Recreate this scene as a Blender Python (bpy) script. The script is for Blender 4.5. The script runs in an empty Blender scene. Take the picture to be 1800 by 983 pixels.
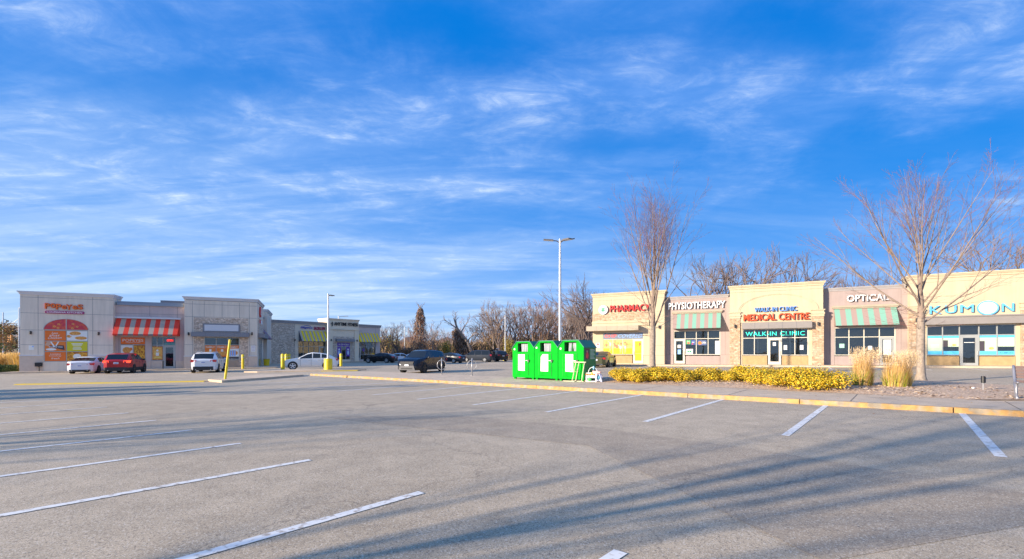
import bpy, math, random
from mathutils import Vector, Matrix
R = math.radians
random.seed(7)
sc = bpy.context.scene
col = sc.collection

# ------------------------------------------------------------------ camera
EYE = 1.5
cam_d = bpy.data.cameras.new('camera'); cam = bpy.data.objects.new('camera', cam_d); col.objects.link(cam)
cam.location = (0, 0, EYE); cam.rotation_euler = (R(90), 0, 0)
cam_d.sensor_width = 36; cam_d.lens = 16; cam_d.shift_y = 0.0714
cam_d.clip_start = .1; cam_d.clip_end = 4000
sc.camera = cam

# ------------------------------------------------------------------ sun, sky, exposure
SUN_EL, SUN_AZ = 15.5, 246.0            # azimuth clockwise from +Y
sd = Vector((math.sin(R(SUN_AZ)) * math.cos(R(SUN_EL)), math.cos(R(SUN_AZ)) * math.cos(R(SUN_EL)), math.sin(R(SUN_EL))))
sl = bpy.data.lights.new('sun', 'SUN'); sl.energy = 5.0; sl.angle = R(.6); sl.color = (1, .86, .68)
so = bpy.data.objects.new('sun', sl); col.objects.link(so)
so.rotation_euler = sd.to_track_quat('Z', 'Y').to_euler()
sc.view_settings.view_transform = 'Standard'; sc.view_settings.look = 'None'
sc.view_settings.exposure = .88; sc.view_settings.gamma = 1

w = bpy.data.worlds.new('World'); sc.world = w; w.use_nodes = True
nt = w.node_tree; N = nt.nodes; Lk = nt.links
for n in list(N): N.remove(n)
def nd(t, **k):
    n = N.new(t)
    for a, b in k.items():
        if a.startswith('i_'): n.inputs[int(a[2:]) if a[2:].isdigit() else a[2:]].default_value = b
        else: setattr(n, a, b)
    return n
def mth(op, a, b=None, clamp=False):
    n = N.new('ShaderNodeMath'); n.operation = op; n.use_clamp = clamp
    for i, v in enumerate((a, b)):
        if v is None: continue
        if isinstance(v, (int, float)): n.inputs[i].default_value = v
        else: Lk.new(v, n.inputs[i])
    return n.outputs[0]
def mixc(f, a, b, blend='MIX'):
    n = N.new('ShaderNodeMix'); n.data_type = 'RGBA'; n.blend_type = blend
    for s, v in ((n.inputs[0], f), (n.inputs[6], a), (n.inputs[7], b)):
        if isinstance(v, (int, float)): s.default_value = v
        elif isinstance(v, tuple): s.default_value = v
        else: Lk.new(v, s)
    return n.outputs[2]
sky = nd('ShaderNodeTexSky', sky_type='NISHITA', sun_disc=False, sun_elevation=R(SUN_EL), sun_rotation=R(SUN_AZ))
sky.air_density = 1.0; sky.dust_density = .3; sky.ozone_density = 2.0
tc = nd('ShaderNodeTexCoord')
sep = nd('ShaderNodeSeparateXYZ'); Lk.new(tc.outputs['Generated'], sep.inputs[0])
zc = mth('MAXIMUM', sep.outputs[2], 0.0)
hs = nd('ShaderNodeHueSaturation'); hs.inputs['Saturation'].default_value = 1.45; hs.inputs['Hue'].default_value = .502
Lk.new(sky.outputs[0], hs.inputs['Color'])
# tint of the clear air: deep azure overhead, paler and cyan-white near the horizon
el = mth('MULTIPLY', zc, 1.9, True)
grad = nd('ShaderNodeValToRGB'); Lk.new(el, grad.inputs[0])
cr = grad.color_ramp; cr.elements[0].position = 0; cr.elements[0].color = (4.2, 6.6, 9.8, 1)
cr.elements[1].position = 1; cr.elements[1].color = (.0, 2.0, 7.4, 1)
e = cr.elements.new(.22); e.color = (1.2, 4.0, 9.6, 1)
e = cr.elements.new(.5); e.color = (.0, 2.6, 8.6, 1)
clear = mixc(.95, hs.outputs[0], grad.outputs[0])
# cirrus sheet: project the view direction on a high plane
den = mth('ADD', zc, .10)
px_ = mth('DIVIDE', sep.outputs[0], den); py_ = mth('DIVIDE', sep.outputs[1], den)
cmb = nd('ShaderNodeCombineXYZ'); Lk.new(px_, cmb.inputs[0]); Lk.new(py_, cmb.inputs[1])
def cloud(rot, scl, loc, scale, lo, hi, rough=.62, dist=.6, detail=9):
    mp = nd('ShaderNodeMapping'); mp.inputs['Rotation'].default_value = (0, 0, R(rot))
    mp.inputs['Scale'].default_value = scl; mp.inputs['Location'].default_value = loc
    Lk.new(cmb.outputs[0], mp.inputs[0])
    nz = nd('ShaderNodeTexNoise'); nz.inputs['Scale'].default_value = scale; nz.inputs['Detail'].default_value = detail
    nz.inputs['Roughness'].default_value = rough; nz.inputs['Distortion'].default_value = dist
    Lk.new(mp.outputs[0], nz.inputs['Vector'])
    mr = nd('ShaderNodeMapRange'); mr.interpolation_type = 'SMOOTHSTEP'
    mr.inputs['From Min'].default_value = lo; mr.inputs['From Max'].default_value = hi
    Lk.new(nz.outputs[0], mr.inputs['Value'])
    return mr.outputs[0]
c_st = cloud(-14, (.40, 1.5, 1), (7.3, 4.1, 0), 1.2, .32, .68, .60, .7)
c_puff = cloud(-8, (.9, 1.3, 1), (2.4, 8.4, 0), 2.8, .36, .72, .62, .6)
c_fine = cloud(-20, (.7, 1.5, 1), (1.7, 9.4, 0), 7.0, .34, .76, .70, .8)
# large clear lanes between the cloud sheets, laid out by direction and ragged by noise
ysafe = mth('MAXIMUM', sep.outputs[1], .08)
def wob(seed, amp):
    mp = nd('ShaderNodeMapping'); mp.inputs['Location'].default_value = (seed, seed * 1.7, 0); Lk.new(cmb.outputs[0], mp.inputs[0])
    nz = nd('ShaderNodeTexNoise'); nz.inputs['Scale'].default_value = 1.7; nz.inputs['Detail'].default_value = 7; nz.inputs['Roughness'].default_value = .62
    Lk.new(mp.outputs[0], nz.inputs['Vector']); return mth('MULTIPLY', mth('SUBTRACT', nz.outputs[0], .5), amp)
U = mth('ADD', mth('DIVIDE', sep.outputs[0], ysafe), wob(3.3, .75)); V = mth('ADD', mth('DIVIDE', sep.outputs[2], ysafe), wob(8.1, .34))
big = None
for (u0, v0, ru, rv, rot, k) in ((-.75, .585, .36, .085, -4, 1.0), (-.16, .73, .48, .10, 0, 1.0), (.27, .45, .30, .085, -4, 1.0), (.85, .42, .62, .10, 16, 1.1), (.66, .74, .36, .11, 8, 1.0), (.55, .27, .60, .15, 0, .9), (-.05, .33, .30, .035, -3, .5), (-1.0, .30, .5, .03, 2, .45)):
    c, s_ = math.cos(R(rot)), math.sin(R(rot))
    du = mth('SUBTRACT', U, u0); dv = mth('SUBTRACT', V, v0)
    a_ = mth('DIVIDE', mth('ADD', mth('MULTIPLY', du, c), mth('MULTIPLY', dv, s_)), ru); b_ = mth('DIVIDE', mth('SUBTRACT', mth('MULTIPLY', dv, c), mth('MULTIPLY', du, s_)), rv)
    r2 = mth('ADD', mth('MULTIPLY', a_, a_), mth('MULTIPLY', b_, b_))
    g = mth('MULTIPLY', mth('POWER', 2.718, mth('MULTIPLY', r2, -.8)), k)
    big = g if big is None else mth('MAXIMUM', big, g)
c_big = mth('SUBTRACT', 1.0, big, True)
tex = mth('ADD', mth('MULTIPLY', c_st, .50), mth('MULTIPLY', c_puff, .42))
tex = mth('MULTIPLY', tex, mth('ADD', mth('MULTIPLY', c_fine, .5), .62))
cov = mth('MULTIPLY', mth('ADD', mth('MULTIPLY', c_big, .94), .05), mth('ADD', mth('MULTIPLY', tex, 1.05), .16), True)
hot = mth('MULTIPLY', mth('MULTIPLY', mth('ADD', mth('MULTIPLY', c_fine, .8), .2), c_puff), mth('MULTIPLY', c_st, c_big))
ccol = mixc(mth('MULTIPLY', hot, 2.0, True), (2.2, 4.45, 9.8, 1), (7.2, 8.6, 10.6, 1))
lit = mixc(mth('MULTIPLY', cov, 1.1, True), clear, ccol)
# pale haze low down, strongest on the left
lowl = mth('MULTIPLY', mth('POWER', mth('SUBTRACT', 1.0, mth('MULTIPLY', zc, 1.8, True), True), 1.7), mth('ADD', mth('MULTIPLY', mth('SUBTRACT', .75, sep.outputs[0]), .80, True), .16, True), True)
lowl = mth('MULTIPLY', lowl, mth('ADD', mth('MULTIPLY', c_st, .75), .42), True)
lit = mixc(mth('MULTIPLY', lowl, 1.0, True), lit, (6.0, 7.9, 10.2, 1))
bg = nd('ShaderNodeBackground'); bg.inputs[1].default_value = .057
Lk.new(lit, bg.inputs[0])
out = nd('ShaderNodeOutputWorld'); Lk.new(bg.outputs[0], out.inputs[0])

# ------------------------------------------------------------------ helpers
GA, GB = .0092, .0022
def gz(x, y): return GA * x + GB * y               # the lot falls gently to the left
def G(x, y, dz=0): return Vector((x, y, gz(x, y) + dz))

MATS = {}
def mat(name, colr, rough=.7, metal=0, spec=None, vary=0, vscale=3, bump=0, bscale=40, coat=0, emit=None, estr=0, col2=None, c2lo=.45, c2hi=.6, detail=6, trans=0, streak=0):
    if name in MATS: return MATS[name]
    m = bpy.data.materials.new(name); m.use_nodes = True; MATS[name] = m
    t = m.node_tree; b = t.nodes['Principled BSDF']
    b.inputs['Base Color'].default_value = (*colr, 1); b.inputs['Roughness'].default_value = rough
    b.inputs['Metallic'].default_value = metal
    if spec is not None: b.inputs['Specular IOR Level'].default_value = spec
    if coat: b.inputs['Coat Weight'].default_value = coat; b.inputs['Coat Roughness'].default_value = .05
    if emit: b.inputs['Emission Color'].default_value = (*emit, 1); b.inputs['Emission Strength'].default_value = estr
    if trans: b.inputs['Transmission Weight'].default_value = trans
    tcn = t.nodes.new('ShaderNodeTexCoord')
    cur = None
    if col2:
        nz = t.nodes.new('ShaderNodeTexNoise'); nz.inputs['Scale'].default_value = vscale; nz.inputs['Detail'].default_value = detail
        t.links.new(tcn.outputs['Object'], nz.inputs['Vector'])
        rp = t.nodes.new('ShaderNodeMapRange'); rp.inputs['From Min'].default_value = c2lo; rp.inputs['From Max'].default_value = c2hi
        t.links.new(nz.outputs[0], rp.inputs['Value'])
        mx = t.nodes.new('ShaderNodeMix'); mx.data_type = 'RGBA'; mx.inputs[6].default_value = (*colr, 1); mx.inputs[7].default_value = (*col2, 1)
        t.links.new(rp.outputs[0], mx.inputs[0]); cur = mx.outputs[2]
    if vary:
        nz = t.nodes.new('ShaderNodeTexNoise'); nz.inputs['Scale'].default_value = vscale * 1.7; nz.inputs['Detail'].default_value = detail
        t.links.new(tcn.outputs['Object'], nz.inputs['Vector'])
        rp = t.nodes.new('ShaderNodeMapRange'); rp.inputs['From Min'].default_value = .3; rp.inputs['From Max'].default_value = .7
        rp.inputs['To Min'].default_value = 1 - vary; rp.inputs['To Max'].default_value = 1 + vary
        t.links.new(nz.outputs[0], rp.inputs['Value'])
        mx = t.nodes.new('ShaderNodeMix'); mx.data_type = 'RGBA'; mx.blend_type = 'MULTIPLY'; mx.inputs[0].default_value = 1
        if cur: t.links.new(cur, mx.inputs[6])
        else: mx.inputs[6].default_value = (*colr, 1)
        t.links.new(rp.outputs[0], mx.inputs[7]); cur = mx.outputs[2]
    if streak:   # rain streaks and grime that run down the wall
        mpn = t.nodes.new('ShaderNodeMapping'); mpn.inputs['Scale'].default_value = (3.2, 3.2, .28); t.links.new(tcn.outputs['Object'], mpn.inputs[0])
        nz = t.nodes.new('ShaderNodeTexNoise'); nz.inputs['Scale'].default_value = 1; nz.inputs['Detail'].default_value = 8; nz.inputs['Roughness'].default_value = .65
        t.links.new(mpn.outputs[0], nz.inputs['Vector'])
        rp = t.nodes.new('ShaderNodeMapRange'); rp.inputs['From Min'].default_value = .35; rp.inputs['From Max'].default_value = .72
        rp.inputs['To Min'].default_value = 1 + streak * .3; rp.inputs['To Max'].default_value = 1 - streak
        t.links.new(nz.outputs[0], rp.inputs['Value'])
        mx = t.nodes.new('ShaderNodeMix'); mx.data_type = 'RGBA'; mx.blend_type = 'MULTIPLY'; mx.inputs[0].default_value = 1
        if cur: t.links.new(cur, mx.inputs[6])
        else: mx.inputs[6].default_value = (*colr, 1)
        t.links.new(rp.outputs[0], mx.inputs[7]); cur = mx.outputs[2]
    if cur: t.links.new(cur, b.inputs['Base Color'])
    if bump:
        nz = t.nodes.new('ShaderNodeTexNoise'); nz.inputs['Scale'].default_value = bscale; nz.inputs['Detail'].default_value = 4
        t.links.new(tcn.outputs['Object'], nz.inputs['Vector'])
        bp = t.nodes.new('ShaderNodeBump'); bp.inputs['Strength'].default_value = bump; bp.inputs['Distance'].default_value = .02
        t.links.new(nz.outputs[0], bp.inputs['Height']); t.links.new(bp.outputs[0], b.inputs['Normal'])
    return m

def stone_mat(name, c1, c2, mortar, bw=.42, bh=.2):
    """ledge stone veneer: brick courses with uneven stone colours"""
    m = bpy.data.materials.new(name); m.use_nodes = True; MATS[name] = m
    t = m.node_tree; b = t.nodes['Principled BSDF']; b.inputs['Roughness'].default_value = .85
    tcn = t.nodes.new('ShaderNodeTexCoord')
    sp = t.nodes.new('ShaderNodeSeparateXYZ'); t.links.new(tcn.outputs['Object'], sp.inputs[0])
    ad = t.nodes.new('ShaderNodeMath'); ad.operation = 'ADD'; t.links.new(sp.outputs[0], ad.inputs[0]); t.links.new(sp.outputs[1], ad.inputs[1])
    cb = t.nodes.new('ShaderNodeCombineXYZ'); t.links.new(ad.outputs[0], cb.inputs[0]); t.links.new(sp.outputs[2], cb.inputs[1])
    nz = t.nodes.new('ShaderNodeTexNoise'); nz.inputs['Scale'].default_value = 2.2; t.links.new(cb.outputs[0], nz.inputs['Vector'])
    vm = t.nodes.new('ShaderNodeVectorMath'); vm.operation = 'MULTIPLY_ADD'; vm.inputs[1].default_value = (.09, .09, 0)
    t.links.new(nz.outputs[1], vm.inputs[0]); t.links.new(cb.outputs[0], vm.inputs[2])
    br = t.nodes.new('ShaderNodeTexBrick'); br.inputs['Scale'].default_value = 1; br.inputs['Brick Width'].default_value = bw; br.inputs['Row Height'].default_value = bh
    br.inputs['Mortar Size'].default_value = .012; br.inputs['Color1'].default_value = (*c1, 1); br.inputs['Color2'].default_value = (*c2, 1); br.inputs['Mortar'].default_value = (*mortar, 1)
    br.offset_frequency = 2; br.squash = .7; br.squash_frequency = 3
    t.links.new(vm.outputs[0], br.inputs['Vector'])
    n2 = t.nodes.new('ShaderNodeTexNoise'); n2.inputs['Scale'].default_value = 6; n2.inputs['Detail'].default_value = 5; t.links.new(cb.outputs[0], n2.inputs['Vector'])
    rp = t.nodes.new('ShaderNodeMapRange'); rp.inputs['From Min'].default_value = .3; rp.inputs['From Max'].default_value = .7; rp.inputs['To Min'].default_value = .68; rp.inputs['To Max'].default_value = 1.3
    t.links.new(n2.outputs[0], rp.inputs['Value'])
    mx = t.nodes.new('ShaderNodeMix'); mx.data_type = 'RGBA'; mx.blend_type = 'MULTIPLY'; mx.inputs[0].default_value = 1
    t.links.new(br.outputs[0], mx.inputs[6]); t.links.new(rp.outputs[0], mx.inputs[7]); t.links.new(mx.outputs[2], b.inputs['Base Color'])
    bp = t.nodes.new('ShaderNodeBump'); bp.inputs['Strength'].default_value = .6; bp.inputs['Distance'].default_value = .03
    iv = t.nodes.new('ShaderNodeMath'); iv.operation = 'SUBTRACT'; t.links.new(n2.outputs[0], iv.inputs[0]); t.links.new(br.outputs[1], iv.inputs[1])
    t.links.new(iv.outputs[0], bp.inputs['Height']); t.links.new(bp.outputs[0], b.inputs['Normal'])
    return m

def tag(o, label=None, cat=None, group=None, kind=None):
    if label: o['label'] = label
    if cat: o['category'] = cat
    if group: o['group'] = group
    if kind: o['kind'] = kind
    return o
def empty(name, loc, rz=0, label=None, cat=None, group=None):
    o = bpy.data.objects.new(name, None); col.objects.link(o); o.location = loc; o.rotation_euler = (0, 0, rz)
    o.empty_display_size = .2
    return tag(o, label, cat, group)
def copy_tree(o, parent=None):
    c = o.copy(); col.objects.link(c); c.parent = parent
    for ch in [x for x in KIDS.get(o.name, [])]: copy_tree(ch, c)
    return c
KIDS = {}

class MB:
    def __init__(s): s.v = []; s.f = []; s.m = []; s.mi = 0; s.ms = []
    def use(s, m):
        if m not in s.ms: s.ms.append(m)
        s.mi = s.ms.index(m); return s
    def quad(s, *p):
        n = len(s.v); s.v += [tuple(q) for q in p]; s.f.append(tuple(range(n, n + len(p)))); s.m.append(s.mi)
    def box(s, x0, x1, y0, y1, z0, z1):
        n = len(s.v)
        s.v += [(x0, y0, z0), (x1, y0, z0), (x1, y1, z0), (x0, y1, z0), (x0, y0, z1), (x1, y0, z1), (x1, y1, z1), (x0, y1, z1)]
        for f in ((0, 3, 2, 1), (4, 5, 6, 7), (0, 1, 5, 4), (1, 2, 6, 5), (2, 3, 7, 6), (3, 0, 4, 7)):
            s.f.append(tuple(n + i for i in f)); s.m.append(s.mi)
        return s
    def prism(s, pts, h0, h1, axis='z'):
        """polygon (ccw) extruded along an axis"""
        n = len(s.v); k = len(pts)
        for h in (h0, h1):
            for a, b in pts:
                s.v.append({'z': (a, b, h), 'y': (a, h, b), 'x': (h, a, b)}[axis])
        s.f.append(tuple(n + i for i in reversed(range(k)))); s.m.append(s.mi)
        s.f.append(tuple(n + k + i for i in range(k))); s.m.append(s.mi)
        for i in range(k):
            j = (i + 1) % k; s.f.append((n + i, n + j, n + k + j, n + k + i)); s.m.append(s.mi)
        return s
    def tube(s, pts, rad, sides=6, caps=True):
        pts = [Vector(p) for p in pts]
        if isinstance(rad, (int, float)): rad = [rad] * len(pts)
        n = len(s.v); up = Vector((.31, .17, .93))
        for i, p in enumerate(pts):
            d = (pts[min(i + 1, len(pts) - 1)] - pts[max(i - 1, 0)])
            if d.length < 1e-6: d = Vector((0, 0, 1))
            d.normalize()
            a = d.cross(Vector((1, 0, 0)) if abs(d.x) < .8 else Vector((0, 1, 0))).normalized(); b = d.cross(a)
            for k in range(sides):
                t = 2 * math.pi * k / sides; q = p + (a * math.cos(t) + b * math.sin(t)) * rad[i]; s.v.append((q.x, q.y, q.z))
        for i in range(len(pts) - 1):
            for k in range(sides):
                a0 = n + i * sides + k; a1 = n + i * sides + (k + 1) % sides
                s.f.append((a0, a1, a1 + sides, a0 + sides)); s.m.append(s.mi)
        if caps:
            s.f.append(tuple(n + k for k in reversed(range(sides)))); s.m.append(s.mi)
            e = n + (len(pts) - 1) * sides; s.f.append(tuple(e + k for k in range(sides))); s.m.append(s.mi)
        return s
    def disc(s, c, r, axis='y', n=20, a0=0, a1=360, rz=None):
        rz = rz or r; b = len(s.v); k = n if a1 - a0 >= 360 else n + 1
        for i in range(k):
            t = R(a0 + (a1 - a0) * i / n); u, v = math.cos(t) * r, math.sin(t) * rz
            s.v.append({'y': (c[0] + u, c[1], c[2] + v), 'x': (c[0], c[1] + u, c[2] + v), 'z': (c[0] + u, c[1] + v, c[2])}[axis])
        s.f.append(tuple(range(b, b + k))); s.m.append(s.mi); return s
    def blob(s, c, r, n=10, m=6, jit=0, rnd=random):
        b = len(s.v)
        for j in range(m + 1):
            ph = math.pi * j / m
            for i in range(n):
                t = 2 * math.pi * i / n; q = 1 + rnd.uniform(-jit, jit)
                s.v.append((c[0] + r[0] * math.sin(ph) * math.cos(t) * q, c[1] + r[1] * math.sin(ph) * math.sin(t) * q, c[2] + r[2] * math.cos(ph) * q))
        for j in range(m):
            for i in range(n):
                i2 = (i + 1) % n; s.f.append((b + j * n + i, b + (j + 1) * n + i, b + (j + 1) * n + i2, b + j * n + i2)); s.m.append(s.mi)
        return s
    def build(s, name, m=None, parent=None, smooth=False, loc=None, rz=0, bevel=0, label=None, weld=False):
        me = bpy.data.meshes.new(name); me.from_pydata(s.v, [], s.f)
        if m is not None and not s.ms: s.ms = [m]
        for q in s.ms: me.materials.append(q)
        if len(s.ms) > 1: me.polygons.foreach_set('material_index', s.m)
        if smooth: me.polygons.foreach_set('use_smooth', [True] * len(s.f))
        if weld:
            import bmesh
            b_ = bmesh.new(); b_.from_mesh(me); bmesh.ops.remove_doubles(b_, verts=b_.verts, dist=.0005); b_.to_mesh(me); b_.free()
        me.update(); o = bpy.data.objects.new(name, me); col.objects.link(o)
        if loc is not None: o.location = loc
        if rz: o.rotation_euler = (0, 0, rz)
        if parent: o.parent = parent; KIDS.setdefault(parent.name, []).append(o)
        if bevel:
            bv = o.modifiers.new('bevel', 'BEVEL'); bv.width = bevel; bv.segments = 2; bv.limit_method = 'ANGLE'; bv.angle_limit = R(35)
        if label: o['label'] = label
        return o

_font = {}
def text_geo(txt, ext, off=0.0, shear=0.0, space=1.0):
    key = (txt, ext, off, shear, space)
    if key in _font: return _font[key]
    cu = bpy.data.curves.new('t', 'FONT'); cu.body = txt; cu.size = 1; cu.extrude = .5; cu.offset = off; cu.shear = shear; cu.space_character = space; cu.resolution_u = 3
    cu.align_x = 'LEFT'
    o = bpy.data.objects.new('t', cu); col.objects.link(o)
    dg = bpy.context.evaluated_depsgraph_get(); dg.update()
    me = bpy.data.meshes.new_from_object(o.evaluated_get(dg))
    vs = [v.co.copy() for v in me.vertices]; fs = [tuple(p.vertices) for p in me.polygons]
    bpy.data.objects.remove(o); bpy.data.curves.remove(cu); bpy.data.meshes.remove(me)
    _font[key] = (vs, fs); return vs, fs
def put_text(mb, txt, x0, x1, z0, z1, y, ext=.08, off=.0, shear=0, space=1.0, face_only=False, slope=0):
    """letters fitted to a box, standing proud of plane y towards -y"""
    vs, fs = text_geo(txt, ext, off, shear, space)
    ax = min(v.x for v in vs); bx_ = max(v.x for v in vs); ay = min(v.y for v in vs); by = max(v.y for v in vs)
    n = len(mb.v)
    for v in vs:
        X = x0 + (v.x - ax) / (bx_ - ax) * (x1 - x0)
        mb.v.append((X, y - (v.z + .5) * ext, z0 + (v.y - ay) / (by - ay) * (z1 - z0) + slope * (X - x0)))
    for f in fs: mb.f.append(tuple(n + i for i in f)); mb.m.append(mb.mi)
    return mb

# ------------------------------------------------------------------ materials
M_black = mat('black_metal', (.015, .015, .018), .45)
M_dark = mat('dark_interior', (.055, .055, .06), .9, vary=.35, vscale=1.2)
M_white = mat('white_paint', (.78, .78, .78), .6)
M_alu = mat('window_frame_grey', (.42, .43, .41), .45, .3)
M_alu_w = mat('window_frame_cream', (.62, .58, .48), .5)
def glass(name, tint=(.03, .04, .045), clear=.78):
    m = bpy.data.materials.new(name); m.use_nodes = True; t = m.node_tree
    for n in list(t.nodes): t.nodes.remove(n)
    o = t.nodes.new('ShaderNodeOutputMaterial'); g = t.nodes.new('ShaderNodeBsdfGlossy'); g.inputs['Roughness'].default_value = .02; g.inputs[0].default_value = (.9, .95, 1, 1)
    tr = t.nodes.new('ShaderNodeBsdfTransparent'); tr.inputs[0].default_value = (.62, .68, .66, 1)
    d = t.nodes.new('ShaderNodeBsdfDiffuse'); d.inputs[0].default_value = (*tint, 1)
    m1 = t.nodes.new('ShaderNodeMixShader'); m1.inputs[0].default_value = clear; t.links.new(d.outputs[0], m1.inputs[1]); t.links.new(tr.outputs[0], m1.inputs[2])
    fr = t.nodes.new('ShaderNodeFresnel'); fr.inputs[0].default_value = 1.6
    ad = t.nodes.new('ShaderNodeMath'); ad.operation = 'MULTIPLY_ADD'; ad.inputs[1].default_value = 1.2; ad.inputs[2].default_value = .05; t.links.new(fr.outputs[0], ad.inputs[0])
    tcn = t.nodes.new('ShaderNodeTexCoord'); nz = t.nodes.new('ShaderNodeTexNoise'); nz.inputs['Scale'].default_value = .8; t.links.new(tcn.outputs['Object'], nz.inputs['Vector'])
    bp = t.nodes.new('ShaderNodeBump'); bp.inputs['Strength'].default_value = .12; bp.inputs['Distance'].default_value = .05; t.links.new(nz.outputs[0], bp.inputs['Height']); t.links.new(bp.outputs[0], g.inputs['Normal'])
    m2 = t.nodes.new('ShaderNodeMixShader'); t.links.new(ad.outputs[0], m2.inputs[0]); t.links.new(m1.outputs[0], m2.inputs[1]); t.links.new(g.outputs[0], m2.inputs[2])
    t.links.new(m2.outputs[0], o.inputs[0]); return m
M_glass = glass('shop_glass')

# ------------------------------------------------------------------ ground
def asphalt_mat(name, base, light, speck=1.0):
    m = bpy.data.materials.new(name); m.use_nodes = True; t = m.node_tree; b = t.nodes['Principled BSDF']
    tcn = t.nodes.new('ShaderNodeTexCoord'); P = tcn.outputs['Object']
    def noise(s, d=6, r=.55):
        n = t.nodes.new('ShaderNodeTexNoise'); n.inputs['Scale'].default_value = s; n.inputs['Detail'].default_value = d; n.inputs['Roughness'].default_value = r
        t.links.new(P, n.inputs['Vector']); return n.outputs[0]
    def rng(v, a, bb, c, d):
        n = t.nodes.new('ShaderNodeMapRange'); n.inputs['From Min'].default_value = a; n.inputs['From Max'].default_value = bb; n.inputs['To Min'].default_value = c; n.inputs['To Max'].default_value = d
        t.links.new(v, n.inputs['Value']); return n.outputs[0]
    def mix(f, a, bb, bl='MIX'):
        n = t.nodes.new('ShaderNodeMix'); n.data_type = 'RGBA'; n.blend_type = bl
        for s_, v in ((n.inputs[0], f), (n.inputs[6], a), (n.inputs[7], bb)):
            if isinstance(v, (int, float)): s_.default_value = v
            elif isinstance(v, tuple): s_.default_value = v
            else: t.links.new(v, s_)
        return n.outputs[2]
    c = mix(rng(noise(.11, 6, .6), .38, .60, 0, 1), (*base, 1), (*light, 1))
    c = mix(1, c, rng(noise(2.1, 6, .65), .3, .7, .84, 1.14), 'MULTIPLY')
    c = mix(1, c, rng(noise(160, 2, .7), .3, .7, 1 - .5 * speck, 1 + .5 * speck), 'MULTIPLY')
    vo = t.nodes.new('ShaderNodeTexVoronoi'); vo.inputs['Scale'].default_value = 95; t.links.new(P, vo.inputs['Vector'])
    sp = t.nodes.new('ShaderNodeSeparateColor'); t.links.new(vo.outputs['Color'], sp.inputs[0])
    c = mix(rng(sp.outputs[0], .86, .92, 0, .38 * speck), c, (.80, .74, .62, 1))
    c = mix(rng(sp.outputs[1], .84, .90, 0, .5 * speck), c, (.05, .05, .055, 1))
    # oil drips and tyre scuffs
    c = mix(rng(noise(.55, 8, .7), .60, .74, 0, .42), c, (.09, .085, .08, 1))
    c = mix(rng(noise(1.9, 4, .6), .70, .78, 0, .5 * speck), c, (.10, .09, .08, 1))
    # hairline cracks
    wv = t.nodes.new('ShaderNodeTexVoronoi'); wv.feature = 'DISTANCE_TO_EDGE'; wv.inputs['Scale'].default_value = .11
    nn = t.nodes.new('ShaderNodeTexNoise'); nn.inputs['Scale'].default_value = .8; nn.inputs['Detail'].default_value = 6; t.links.new(P, nn.inputs['Vector'])
    vm = t.nodes.new('ShaderNodeVectorMath'); vm.operation = 'MULTIPLY_ADD'; vm.inputs[1].default_value = (2.2, 2.2, 0); t.links.new(nn.outputs[1], vm.inputs[0]); t.links.new(P, vm.inputs[2]); t.links.new(vm.outputs[0], wv.inputs['Vector'])
    c = mix(rng(wv.outputs['Distance'], .0008, .0018, .28, 0), c, (.05, .045, .045, 1))
    t.links.new(c, b.inputs['Base Color']); b.inputs['Roughness'].default_value = .85; b.inputs['Specular IOR Level'].default_value = .3
    bp = t.nodes.new('ShaderNodeBump'); bp.inputs['Strength'].default_value = .35; bp.inputs['Distance'].default_value = .004
    t.links.new(noise(110, 3, .7), bp.inputs['Height']); t.links.new(bp.outputs[0], b.inputs['Normal'])
    return m
M_asph = asphalt_mat('asphalt', (.425, .335, .23), (.50, .40, .28))
M_asph2 = asphalt_mat('asphalt_newer', (.355, .28, .198), (.41, .325, .23))
M_conc = asphalt_mat('concrete_walk', (.55, .425, .30), (.61, .475, .34), .4)
M_line = mat('line_paint', (.76, .74, .69), .7, col2=(.42, .35, .28), vscale=14, c2lo=.52, c2hi=.66, detail=12)
M_ykerb = mat('kerb_yellow_paint', (.48, .27, .09), .8, col2=(.33, .27, .19), vscale=4, c2lo=.46, c2hi=.60, vary=.2, detail=10)
M_yline = mat('yellow_line', (.62, .42, .03), .7, col2=(.42, .34, .2), vscale=4, c2lo=.55, c2hi=.75)
M_mulch = mat('mulch_chips', (.44, .29, .185), .95, col2=(.66, .48, .33), vscale=16, c2lo=.42, c2hi=.62, bump=1, bscale=30, detail=10, vary=.3)
M_field = mat('field', (.16, .13, .06), .95, col2=(.10, .11, .04), vscale=.2)

def plane_poly(name, pts, m, dz, kind='structure'):
    mb = MB(); mb.quad(*[(x, y, gz(x, y) + dz) for x, y in pts]); o = mb.build(name, m)
    if kind: o['kind'] = kind
    return o
def slab(name, pts, m, h, side=None, kind='structure', base=-.05, rim=0):
    """raised slab following the fall of the ground"""
    mb = MB(); k = len(pts)
    mb.use(m)
    mb.quad(*[(x, y, gz(x, y) + h) for x, y in pts])
    mb.use(side or m)
    for i in range(k):
        a, b = pts[i], pts[(i + 1) % k]
        mb.quad((a[0], a[1], gz(*a) + base), (b[0], b[1], gz(*b) + base), (b[0], b[1], gz(*b) + h), (a[0], a[1], gz(*a) + h))
    o = mb.build(name)
    if kind: o['kind'] = kind
    return o
def strip(mb, a, b, wd, dz, h=0):
    a, b = Vector(a), Vector(b); d = (b - a).normalized(); n = Vector((-d.y, d.x)) * wd / 2
    p = [a - n, b - n, b + n, a + n]
    mb.quad(*[(q.x, q.y, gz(q.x, q.y) + dz) for q in p])

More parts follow.
